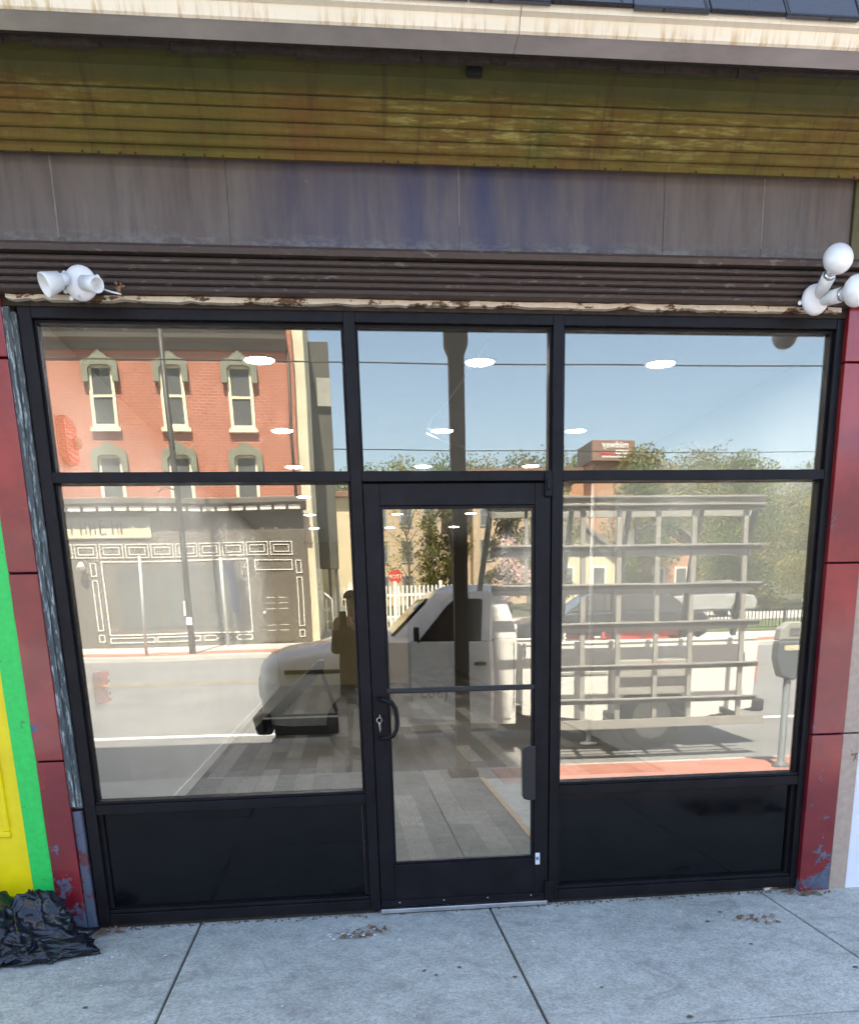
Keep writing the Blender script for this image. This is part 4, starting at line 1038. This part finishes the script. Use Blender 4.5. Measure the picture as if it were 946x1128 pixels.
spec = [(10.4,-41,6.2,1.9,'leaf_wood',2000,.3,'loose olive tree behind the upper left of the rack'),(8.8,-44,6.0,1.6,'leaf_dark',1600,.32,'dark olive tree beside the apartment block end'),
 (17.0,-48,7.5,2.4,'leaf_green',2600,.36,'green tree between the two small houses'),(22.5,-46,7.8,2.8,'leaf_green',3200,.36,'full green tree behind the right part of the rack'),
 (26.5,-44,7.2,2.7,'leaf_green',3000,.34,'green tree right of the rack end'),(24.2,-41,5.6,2.0,'leaf_spring',1800,.26,'yellow green young tree at the right end of the street trees'),
 (29.5,-47,7.8,3.0,'leaf_wood',3000,.36,'pale olive tree farthest right'),(20.0,-56,9.5,3.2,'leaf_wood',3000,.42,'tall pale olive tree behind the brick house'),
 (33.0,-40,6.5,2.6,'leaf_green',2200,.34,'green tree beyond the right edge of the pane')]
spec = [(x, y, h, r, m, n*3, s*.55, lb) for (x, y, h, r, m, n, s, lb) in spec]
for i, (x, y, h, r, m, n, s, lb) in enumerate(spec):
    tree('street_tree', lb, x, y, h, r, n, s, M[m], .18, 20+i, .13, 18, 'trees over the street')
def bush(label, x, y, r, m, n=500, s=.14, seed=1):
    rnd = random.Random(seed); z = gz(y)
    cl = [(x+rnd.uniform(-.5,.5)*r, y+rnd.uniform(-.4,.4)*r, z+r*rnd.uniform(.25,.55), r*rnd.uniform(.45,.6)) for k in range(7)]
    o = leaves('round_shrub', cl, n, s, M[m], None, seed, .75); tag(o, label, 'shrub', 'shrubs along the second road')
bush('low round green shrub behind the second rack bay', 13.4, -39, .95, 'leaf_green', 900, .16, 41)
bush('low dark hedge shrub at the far right', 27, -38.8, 1.3, 'leaf_dark', 1200, .18, 42)
bush('low hedge shrub left of the far right one', 24, -38.9, 1.3, 'leaf_dark', 1200, .18, 43)
bush('low hedge shrub in the middle of the dark row', 21, -39, 1.25, 'leaf_dark', 1200, .18, 44)
bush('low olive shrub at the foot of the small tan house', 16.3, -40.5, 1.0, 'leaf_wood', 800, .17, 45)
tree('sapling', 'thin staked sapling on the grass strip', 17.2, -26.5, 2.7, .5, 120, .09, M['leaf_green'], .5, 61, .035, 8)
tree('sapling', 'thin sapling with a sparse crown near the railing', 20.5, -27.5, 5.2, 1.2, 500, .12, M['leaf_green'], .5, 62, .06, 10)
# woods on the hill: a mass nobody could count
rnd = random.Random(77); cl = []
for k in range(900):
    y = -rnd.uniform(120, 205); x = rnd.uniform(-40, 120)*(-y/170)
    r = rnd.uniform(1.6,3.4)
    cl.append((x, y, hz_(x, y)+r*.9+rnd.uniform(0,3.2), r))
    cl.append((x+rnd.uniform(-1.6,1.6), y+rnd.uniform(-1.5,1.5), hz_(x, y)+r*.6, r*.9))
o = leaves('hill_woods', cl, 120000, .55, M['leaf_wood'], None, 78, 1.1)
tag(o, 'olive spring woods covering the hill behind the town', 'woods', kind='stuff')
rnd = random.Random(79); cl = []
for k in range(260):
    y = -rnd.uniform(125, 195); x = rnd.uniform(-40, 120)*(-y/170); r = rnd.uniform(1.6,2.8)
    cl.append((x, y, hz_(x, y)+r+rnd.uniform(1,3.5), r))
o = leaves('hill_woods', cl, 34000, .55, M['leaf_green'], None, 80, 1.2)
tag(o, 'darker green crowns scattered through the woods on the hill', 'woods', kind='stuff')
for i, (x, y, h, r) in enumerate(((36,-150,9,4.5),(31,-150,7,3.2),(50,-160,7,4),(60,-158,7,4.2),(24,-150,6,3.2),(70,-162,6,4))):
    z = hz_(x, y)
    t = tree('hill_tree', ('big round tree topping the hill above the doorway','smaller round tree beside the tallest hill tree','round tree on the hill right of the sign','pale round tree on the hill farther right of the sign','low round tree on the hill left of the tall one','last round tree on the right shoulder of the hill')[i], x, y, h, r, 4500, .42, M['leaf_green' if i < 2 else 'leaf_wood'], .15, 90+i, .25, 14, 'round trees on the hill')
    t.location.z = z - 1
# ------------------------------------------------------------------ the glazier's truck at the kerb
YN, YF, GR = -6.02, -8.02, -.152
YC = (YN+YF)/2
tk = thing('pickup_truck', 'white pickup truck at the kerb with tall glass rack on its side and door ajar', 'pickup truck', (2, YC, GR))
def ringx(x, zb, zt, hw, sh=.17):
    p = [(-hw,zb),(-hw,zt-sh),(-hw*.965,zt-sh*.42),(-hw*.86,zt-.02),(-hw*.5,zt+.015),(0,zt+.03)]
    full = p + [(-a, b) for a, b in p[-2::-1]]
    return [(x, YC+a, b) for a, b in full]
mb = MB()
secs = [(-1.0,.42,.88,.80),(-.985,.36,1.0,.86),(-.90,.32,1.08,.92),(-.68,.30,1.16,.955),(-.2,.30,1.23,.975),(.25,.30,1.30,.98),(.52,.30,1.345,.98)]
mb.loft([ringx(*s) for s in secs], True)
mb.build('hood', M['truck'], tk)
for s in (-1, 1):
    MB().box(-.93, -.76, YC+s*.925-.012, YC+s*.925+.022, .64, .80).build('corner_lamp', M['lens'], tk, .01)
    MB().box(-.70, .50, YC+s*.962-.012, YC+s*.962+.020, .90, .945).build('side_moulding', M['black'], tk, .006)
    MB().box(2.2, 3.15, YC+s*1.0-.01, YC+s*1.0+.014, .80, .835).build('side_moulding', M['boxgrey'], tk, .004)
# cab: lower tub and greenhouse
mb = MB(); mb.loft([ringx(.522,.26,1.33,.985,.10), ringx(1.0,.24,1.28,.985,.06), ringx(2.02,.24,1.25,.985,.06)], False); mb.build('cab_body', M['truck'], tk)
def rect(x0, x1, hw, z, z1=None): return [(x0,YC-hw,z),(x1,YC-hw,z1 or z),(x1,YC+hw,z1 or z),(x0,YC+hw,z)]
mb = MB(); mb.loft([rect(.55,2.02,.955,1.25), rect(1.02,1.93,.80,1.70), rect(1.10,1.88,.76,1.80), rect(1.28,1.78,.62,1.865)]); mb.build('roof', M['truck'], tk, .035, 3)
def quad_on(a, b, k0, k1, s0, s1, out):  # panel between two edges, k along, s up
    return
ws = MB(); y0 = .955; 
ws.poly([(.575,YC-.86,1.29),(.575,YC+.86,1.29),(1.01,YC+.72,1.70),(1.01,YC-.72,1.70)]); ws.v = [(x-.022, y, z+.018) for x, y, z in ws.v]
n = len(ws.v); ws.v += [(x+.02, y, z-.015) for x, y, z in ws.v[:4]]; ws.f = [(0,1,2,3),(7,6,5,4),(0,4,5,1),(1,5,6,2),(2,6,7,3),(3,7,4,0)]; ws.m = [0]*6; ws.sm = [False]*6
wo = ws.build('windshield', M['tglass'], tk)
mb = MB()
for k in range(6):   # hand lettered strip along the top of the glass, too far off to read
    yy = YC+.62-.085*k
    mb.bar((.865,yy,1.60),(.925,yy-.03,1.655),.02).bar((.865,yy,1.60),(.86,yy-.05,1.60),.018)
mb.build('lettering', M['whitetrim'], wo)
mb = MB(); mb.box(2.0, 2.035, YC-.7, YC+.7, 1.36, 1.66); mb.build('rear_window', M['tglass'], tk)
# far side window, dark door opening, pale rear pillar
MB().prism([(.86,1.30),(1.66,1.30),(1.62,1.66),(1.14,1.66)], 1, YF+.02, YF+.14).build('side_window', M['tglass'], tk, .01)
MB().prism([(.80,.42),(1.74,.42),(1.74,1.25),(.80,1.25)], 1, YN-.08, YN-.012).build('door_opening', M['truckdark'], tk)
MB().loft([[(.86,YN-.02,1.255),(1.70,YN-.02,1.255),(1.70,YN-.07,1.255),(.86,YN-.07,1.255)], [(1.16,YN-.145,1.66),(1.63,YN-.145,1.66),(1.63,YN-.22,1.66),(1.16,YN-.22,1.66)]]).build('cab_interior', M['truckdark'], tk)
# the near door stands ajar
DOOR_A = 33
def dpt(u, w, z, out=0.0):
    a = R(DOOR_A); hx, hy = .76, YN+.01
    return (hx+u*math.cos(a)-out*math.sin(a), hy+u*math.sin(a)+out*math.cos(a)+w, z)
def dprism(mb, pts, o0, o1, lean=.0):
    v = [dpt(u, 0, z, o0-max(0, z-1.24)*lean) for u, z in pts]+[dpt(u, 0, z, o1-max(0, z-1.24)*lean) for u, z in pts]; n = len(pts)
    mb.add(v, [tuple(range(n))[::-1], tuple(range(n, 2*n))]+[(i, (i+1) % n, n+(i+1) % n, n+i) for i in range(n)]); return mb
LN = .30
mb = MB(); dprism(mb, [(0,.34),(1.02,.34),(1.04,.8),(1.02,1.24),(0,1.24)], -.10, 0); do = mb.build('door', M['truck'], tk, .012)
mb = MB()
of = [(.0,1.245),(.40,1.70),(.47,1.755),(.56,1.775),(.90,1.775),(.955,1.765),(.975,1.73),(1.02,1.245)]; inn = [(.10,1.25),(.43,1.63),(.50,1.68),(.57,1.695),(.84,1.695),(.87,1.685),(.885,1.66),(.915,1.25)]
for i in range(7): dprism(mb, [of[i], of[i+1], inn[i+1], inn[i]], -.06, -.01, LN)
mb.build('window_frame', M['truck'], do)
dprism(MB(), inn, -.042, -.034, LN).build('window_pane', M['tglass'], do)
mb = MB(); dprism(mb, [(.84,.98),(.98,.98),(.98,1.02),(.84,1.02)], 0.001, .03); mb.build('handle', M['black'], do, .006)
a = R(DOOR_A)
words('lettering', '(303', .21, dpt(.30,0,.60,.004), (-math.cos(a),-math.sin(a),0), (0,0,1), M['boxgrey'], do, .003, 'CENTER')
mr = MB(); p = Vector(dpt(.14,0,1.33,.10)); mr.box(p.x-.03, p.x+.03, p.y-.06, p.y+.06, p.z-.08, p.z+.07).bar(p, dpt(.10,0,1.22,-.03), .035); mr.build('mirror', M['black'], do, .02)
MB().loft([[(1.76,YN-.004,z),(b,YN-.004,z),(b+.0,YN-.10,z),(1.76,YN-.10,z)] for z, b in ((.30,1.96),(.6,2.0),(1.0,2.035),(1.25,2.035))]).build('rear_pillar', M['truck'], tk, .008)
MB().loft([[(1.72,YN-.004-k,z),(b,YN-.004-k,z),(b,YN-.12-k,z),(1.72,YN-.12-k,z)] for z, b, k in ((1.251,2.035,0),(1.5,1.985,.055),(1.70,1.92,.12),(1.79,1.86,.17))]).build('rear_pillar', M['truck'], tk, .008)
MB().box(1.99, 2.0, YN-.003, YN+.004, .42, 1.2).build('panel_gap', M['black'], tk)
MB().box(.75, 1.8, YN-.14, YN+.02, .20, .26).build('step_board', M['boxgrey'], tk, .015)
# bed with wheel arch
arc = [(3.73+.50*math.cos(PI-PI*k/14), .22+.46*math.sin(PI*k/14)) for k in range(15)]
sidep = [(2.10,.34),(2.10,1.16),(5.02,1.16),(5.05,1.10),(5.02,.34)] + [(x, z) for x, z in arc[::-1]]
for y in (YN-.03, YF+.03):
    MB().prism(sidep, 1, y-.03, y+.03).build('bed_side', M['truck'], tk, .006)
MB().box(2.10, 2.16, YF+.06, YN-.06, .45, 1.18).build('bed_front', M['truck'], tk, .006)
MB().box(4.97, 5.03, YF+.06, YN-.06, .50, 1.14).build('tailgate', M['truck'], tk, .01)
MB().box(2.16, 4.97, YF+.06, YN-.06, .50, .56).build('bed_floor', M['truckdark'], tk)
MB().box(2.08, 5.04, YN-.075, YN+.012, 1.161, 1.19).box(2.08, 5.04, YF-.012, YF+.075, 1.161, 1.19).build('bed_rail', M['truck'], tk, .01)
MB().box(-.9, 4.9, YC-.55, YC+.55, .10, .30).build('chassis', M['black'], tk)
for x in (.18, 3.73):
    for s in (-1, 1):
        yy = YC+s*.74
        w = MB().lathe([(.0,0),(.26,.0),(.37,.01),(.40,.05),(.40,.20),(.37,.245),(.26,.25),(.0,.25)], (x,yy,GR+.40), (0,s,0), 28).build('wheel', M['tyre'], tk)
        rm = MB().lathe([(.0,.235),(.05,.25),(.10,.235),(.20,.22),(.245,.255),(.25,.262),(.0,.262)][0:6], (x,yy,GR+.40), (0,s,0), 24)
        for k in range(6):
            q = PI*2*k/6; rm.lathe([(.0,.24),(.035,.24),(.03,.252),(.0,.252)], (x+.15*math.cos(q),yy,GR+.40+.15*math.sin(q)), (0,s,0), 8)
        rm.build('rim', M['rim'], w)
        MB().lathe([(.0,.0),(.435,.0),(.435,.012),(.0,.012)], (x,YC+s*(.956 if x > 1 else .962)+(0 if x > 1 else s*.012),GR+.44), (0,s,0), 24).build('wheel_well', M['black'], tk) if x < 1 else None
MB().prism([(-1.08,.20),(-1.12,.42),(-1.0,.46),(-.9,.46),(-.9,.20)], 1, YF+.06, YN-.04).build('front_bumper', M['black'], tk, .03)
MB().box(5.04, 5.22, YF+.05, YN-.05, .28, .44).build('rear_bumper', M['black'], tk, .03)
MB().box(-1.035, -.98, YC-.55, YC+.55, .55, .86).build('grille', M['black'], tk, .02)
for s in (-1, 1):
    MB().box(-1.03, -.95, YC+s*.60-.14, YC+s*.60+.17, .62, .82).build('headlight', M['lens'], tk, .03)
    MB().box(5.0, 5.06, YC+s*.93-.09, YC+s*.93+.065, .66, 1.08).build('tail_light', M['redplastic'], tk, .015)
# glass rack hung on the kerb side
rk = MB(); YR = -5.46
rk.box(2.2, 4.86, YR-.06, YR+.10, .235, .275); rko = rk.build('glass_rack', M['rack'], tk, .004)
def rackbit(nm, mb, m='rack', bev=.003): return mb.build(nm, M[m], rko, bev)
for z, x0 in ((2.74,1.62),(2.66,1.62),(2.235,1.66),(1.815,1.66),(1.395,2.28),(.93,2.30),(.545,2.30)):
    lean = (z-.25)*.045
    y = YR-lean
    rackbit('rack_rail', MB().box(x0, 4.82, y-.028, y+.028, z-.008, z+.012).box(x0, 4.82, y-.028, y-.02, z-.055, z-.009))
    if z < 2.7 and z > .5: rackbit('rubber_strip', MB().box(x0+.02, 4.80, y-.019, y+.006, z-.05, z-.010), 'rubber')
rackbit('ledge_lip', MB().box(2.2, 4.86, YR+.101, YR+.125, .225, .33))
for x in (2.72,3.13,3.58,4.00,4.62):
    rackbit('rack_post', MB().bar((x,YR-.07,.28),(x,YR-.175,2.70),.055,.05))
rackbit('rack_post', MB().bar((2.06,YR-.13,1.80),(2.06,YR-.175,2.70),.035,.035)); rackbit('rack_post', MB().bar((2.36,YR-.07,.28),(2.36,YR-.175,2.70),.06,.05))
rackbit('rack_post', MB().bar((1.53,YR-.75,1.15),(1.72,YR-.42,2.70),.06,.05))
for x in (2.6,3.26,4.1,4.75):
    rackbit('brace', MB().bar((x,YN-.1,1.22),(x-.03,YR-.38,2.05),.05,.07).bar((x-.03,YR-.38,2.05),(x,YR-.20,2.66),.05,.06), 'rubber')
for x in (2.45,3.13,4.0,4.62): rackbit('outrigger', MB().bar((x,YN-.3,.36),(x,YR-.06,.30),.05,.06), 'rubber')
for z in (2.62,2.2,1.78,1.36): rackbit('inner_rail', MB().box(1.7 if z > 1.5 else 2.3, 4.8, YR-.42, YR-.37, z-.06, z), 'boxgrey')
for x in (2.62,3.04,3.47,3.9,4.35): rackbit('wedge_pad', MB().prism([(x-.10,.277),(x+.06,.277),(x+.06,.295),(x-.08,.335)], 1, YR-.04, YR+.08), 'black')
bxo = MB().box(3.16, 4.06, YR-.42, YR-.145, .58, .98).build('side_box', M['boxgrey'], tk, .01)
MB().box(3.50, 3.74, YR-.1445, YR-.139, .89, .93).build('maker_plate', M['whitetrim'], bxo)
MB().box(3.47, 3.77, YR-.1448, YR-.1425, .931, .943).build('plate_edge', M['redplastic'], bxo)
# load in the bed
t = thing('red_dolly', 'red steel dolly frames lying on the truck bed behind the rack', 'dolly', (3.8, -6.5, 1.24))
mb = MB(); yb = -6.10
for k, (x0, z0, x1, z1, w) in enumerate(((3.20,1.325,4.05,1.285,.05),(3.22,1.29,4.12,1.255,.05),(3.25,1.262,3.95,1.245,.04),(3.68,1.335,4.36,1.335,.035),(2.68,1.335,3.04,1.315,.035),(4.0,1.30,4.28,1.262,.05),(4.34,1.34,4.30,1.25,.035),(3.2,1.20,3.2,1.33,.05),(3.16,1.225,4.2,1.215,.055),(3.5,1.25,4.45,1.235,.05),(2.75,1.24,3.1,1.225,.045))):
    mb.bar((x0,yb-.03*k,z0),(x1,yb-.03*k-.05,z1), w)
mb.build('frame', M['redsteel'], t)
for i in range(3): MB().lathe([(.0,0),(.05,0),(.05,.03),(.0,.03)], (4.0+.17*i,-6.2,1.25), (0,1,0), 12).build('wheel', M['tyre'], t)
t = thing('folding_trestle', 'pale folding trestle standing in the truck bed at the left end of the rack', 'trestle', (2.6, -6.3, .56))
MB().bar((2.55,-6.25,.56),(2.68,-6.25,1.38),.05).bar((2.86,-6.25,.56),(2.62,-6.25,1.36),.04).bar((2.5,-6.35,1.0),(2.95,-6.35,1.0),.03).build('trestle_leg', M['whitetrim'], t)

# ------------------------------------------------------------------ the person with the phone
pe = thing('person', 'person in a dark shirt and cap holding up a phone at the kerb', 'person', (.13, -4.98, -.03))
def skin_body(name, joints, edges, m, root, lv=2):
    me = bpy.data.meshes.new(name); me.from_pydata([j[0] for j in joints], edges, [])
    o = bpy.data.objects.new(name, me); C.objects.link(o)
    md = o.modifiers.new('skin', 'SKIN'); md.use_smooth_shade = True
    sub = o.modifiers.new('sub', 'SUBSURF'); sub.levels = sub.render_levels = lv
    for i, j in enumerate(joints):
        sv = me.skin_vertices[0].data[i]; r_ = j[1]; sv.radius = r_ if isinstance(r_, tuple) else (r_, r_); sv.use_root = (i == root)
    dg = bpy.context.evaluated_depsgraph_get(); m2 = bpy.data.meshes.new_from_object(o.evaluated_get(dg))
    bpy.data.objects.remove(o); m2.name = name; m2.materials.append(m)
    for p in m2.polygons: p.use_smooth = True
    o = bpy.data.objects.new(name, m2); C.objects.link(o); return o
px, py, g = .108, -4.98, -.06
J = []; E_ = []
def j(x, y, z, r_, par_=None):
    J.append(((px+x, py+y, z), r_)); i = len(J)-1
    if par_ is not None: E_.append((par_, i))
    return i
pel = j(0,0,.94,(.165,.15)); wa = j(0,.0,1.10,(.178,.15),pel); ch = j(0,.0,1.25,(.180,.155),wa); nb_ = j(0,.0,1.42,(.088,.080),ch); nk = j(0,.02,1.53,(.055,.055),nb_)
hd = j(0,.035,1.62,(.070,.082),nk); hd2 = j(0,.035,1.71,(.076,.092),hd); hd3 = j(0,.03,1.775,(.052,.066),hd2)
hands = []
for s in (-1, 1):
    sh = j(s*.175,.0,1.385,.066,nb_); el = j(s*.195,.11,1.17,.056,sh); wr = j(s*.085-.085,.30,1.40,.030,el) if False else j(-.108+s*.075,.29,1.475,.028,el)
    pm = j(-.108+s*.060,.335,1.515,(.034,.020),wr); hands.append((s, pm))
    hip = j(s*.095,.0,.88,.092,pel); kn = j(s*.115,.03,.40,.062,hip); an = j(s*.12,-.02,-.055,.042,kn); to = j(s*.135,.13,-.118,.036,an)
body = skin_body('body', J, E_, M['cloth'], 0); par(body, pe)
# head, hands and legs take their own materials by height on the same continuous body
for m in (M['skin'], M['jeans'], M['black']): body.data.materials.append(m)
for p in body.data.polygons:
    c = p.center
    if c.z > 1.50 and abs(c.x-px) < .10 and c.y < py+.16: p.material_index = 1
    elif c.y > py+.22 and c.z > 1.40: p.material_index = 1
    elif c.z < -.02: p.material_index = 3
    elif c.z < .93: p.material_index = 2
hx, hy, hz = px, py+.035, 1.70
for s in (-1, 1):
    eo = MB().ball((hx+s*.03,hy+.089,hz-.012), .0105, 12, (1.2,1,.7)).build('eye', M['whitetrim'], pe); MB().ball((hx+s*.03,hy+.0965,hz-.012), .005, 10).build('iris', M['hair'], eo)
MB().ball((hx,hy+.112,hz-.045), .017, 10, (.8,1,1.3)).build('nose', M['skin'], pe)
MB().ball((hx,hy+.092,hz-.088), .022, 10, (1.1,.4,.3)).build('mouth', plain('lips', (.30,.12,.10), .5), pe)
for s in (-1, 1): MB().ball((hx+s*.088,hy+.0,hz-.025), .030, 10, (.35,.7,1.1)).build('ear', M['skin'], pe)
mb = MB(); rings = []
for i in range(8):
    q = PI/2*i/7
    rings.append([(hx+.098*math.cos(q)*math.cos(2*PI*k/20), hy-.004+.116*math.cos(q)*math.sin(2*PI*k/20), hz+.018+.085*math.sin(q)+(.0)) for k in range(20)])
mb.loft(rings, True); mb.prism([(hx-.07,hy+.085),(hx+.07,hy+.085),(hx+.055,hy+.165),(hx,hy+.18),(hx-.055,hy+.165)], 2, hz+.022, hz+.034); mb.build('cap', M['hair'], pe)
PHX, PHY, PHZ = .0, -4.622, 1.560-.052
# fingers curled round the phone
for s in (-1, 1):
    for k in range(4):
        z = PHZ-.055+.024*k; L = (.9,1,1.05,.9)[k]
        b = Vector((PHX+s*.062, PHY-.035, z-.004))
        skn = MB().tube([b+Vector((s*.004,-.02,-.006)), Vector((PHX+s*.052, PHY-.012, z)), Vector((PHX+s*.047, PHY+.012, z+.004)), Vector((PHX+s*(.040-.012*L), PHY+.0155, z+.006))], [.0095,.009,.0085,.007], 8)
        par(skn.build('finger', M['skin'], None), pe)
    th = MB().tube([Vector((PHX+s*.066,PHY-.035,PHZ-.035)), Vector((PHX+s*.050,PHY-.030,PHZ-.005)), Vector((PHX+s*.030,PHY-.020,PHZ+.015))], [.012,.011,.008], 8)
    th.build('thumb', M['skin'], pe)
ph = thing('phone', 'dark phone held upright in both hands of the person at the kerb', 'phone', (PHX, PHY, PHZ))
MB().box(PHX-.038, PHX+.038, PHY-.004, PHY+.004, PHZ-.078, PHZ+.078).build('case', M['phone'], ph, .003)
MB().box(PHX-.034, PHX+.034, PHY-.0052, PHY-.0042, PHZ-.072, PHZ+.072).build('screen', M['pane'], ph)
mb = MB()
for k in range(3): mb.lathe([(.0,0),(.008,0),(.008,.002),(.0,.002)], (PHX-.020,PHY+.004,PHZ+.060-.024*k), (0,1,0), 12)
mb.build('lens', M['black'], ph)

# ------------------------------------------------------------------ light, sky, camera
EL, AZ = R(60), R(-8)
sd = Vector((math.sin(AZ)*math.cos(EL), math.cos(AZ)*math.cos(EL), math.sin(EL)))
L = bpy.data.lights.new('sun', 'SUN'); L.energy = SUN_E; L.angle = R(.53); L.color = (1,.955,.88)
lo = bpy.data.objects.new('sun', L); C.objects.link(lo); lo.rotation_euler = sd.to_track_quat('Z', 'Y').to_euler(); lo.location = (5, 20, 40)
W = bpy.data.worlds.new('World'); S.world = W; W.use_nodes = True
nt = W.node_tree; bg = nt.nodes['Background']; sk = nt.nodes.new('ShaderNodeTexSky')
sk.sky_type = 'NISHITA'; sk.sun_disc = False; sk.sun_elevation = EL; sk.sun_rotation = AZ; sk.altitude = 200; sk.air_density = 1.0; sk.dust_density = 1.7; sk.ozone_density = .7
nt.links.new(sk.outputs[0], bg.inputs[0]); bg.inputs[1].default_value = SKY_E
cam = bpy.data.cameras.new('camera'); co_ = bpy.data.objects.new('camera', cam); C.objects.link(co_); S.camera = co_
cam.sensor_fit = 'HORIZONTAL'; cam.sensor_width = 36; cam.lens = 37.30
cam.shift_x = -0.0262; cam.shift_y = 0.4053
cam.clip_start = .02; cam.clip_end = 2000
right, down, fwd = Vector((.99281,-.11792,-.02059)), Vector((-.05134,-.26407,-.96314)), Vector((.10814,.95727,-.26823))
m = Matrix((right, -down, -fwd)).transposed().to_4x4(); m.translation = Vector((0,-4.578,1.560)); co_.matrix_world = m
S.view_settings.view_transform = 'Standard'; S.view_settings.look = 'None'; S.view_settings.gamma = 1; S.view_settings.use_curve_mapping = False
S.view_settings.exposure = EXPO
S.render.engine = 'CYCLES'
cy = S.cycles; cy.max_bounces = 8; cy.diffuse_bounces = 4; cy.glossy_bounces = 4; cy.transparent_max_bounces = 16; cy.transmission_bounces = 4
cy.use_denoising = True; cy.caustics_reflective = False; cy.caustics_refractive = False; cy.sample_clamp_indirect = 8
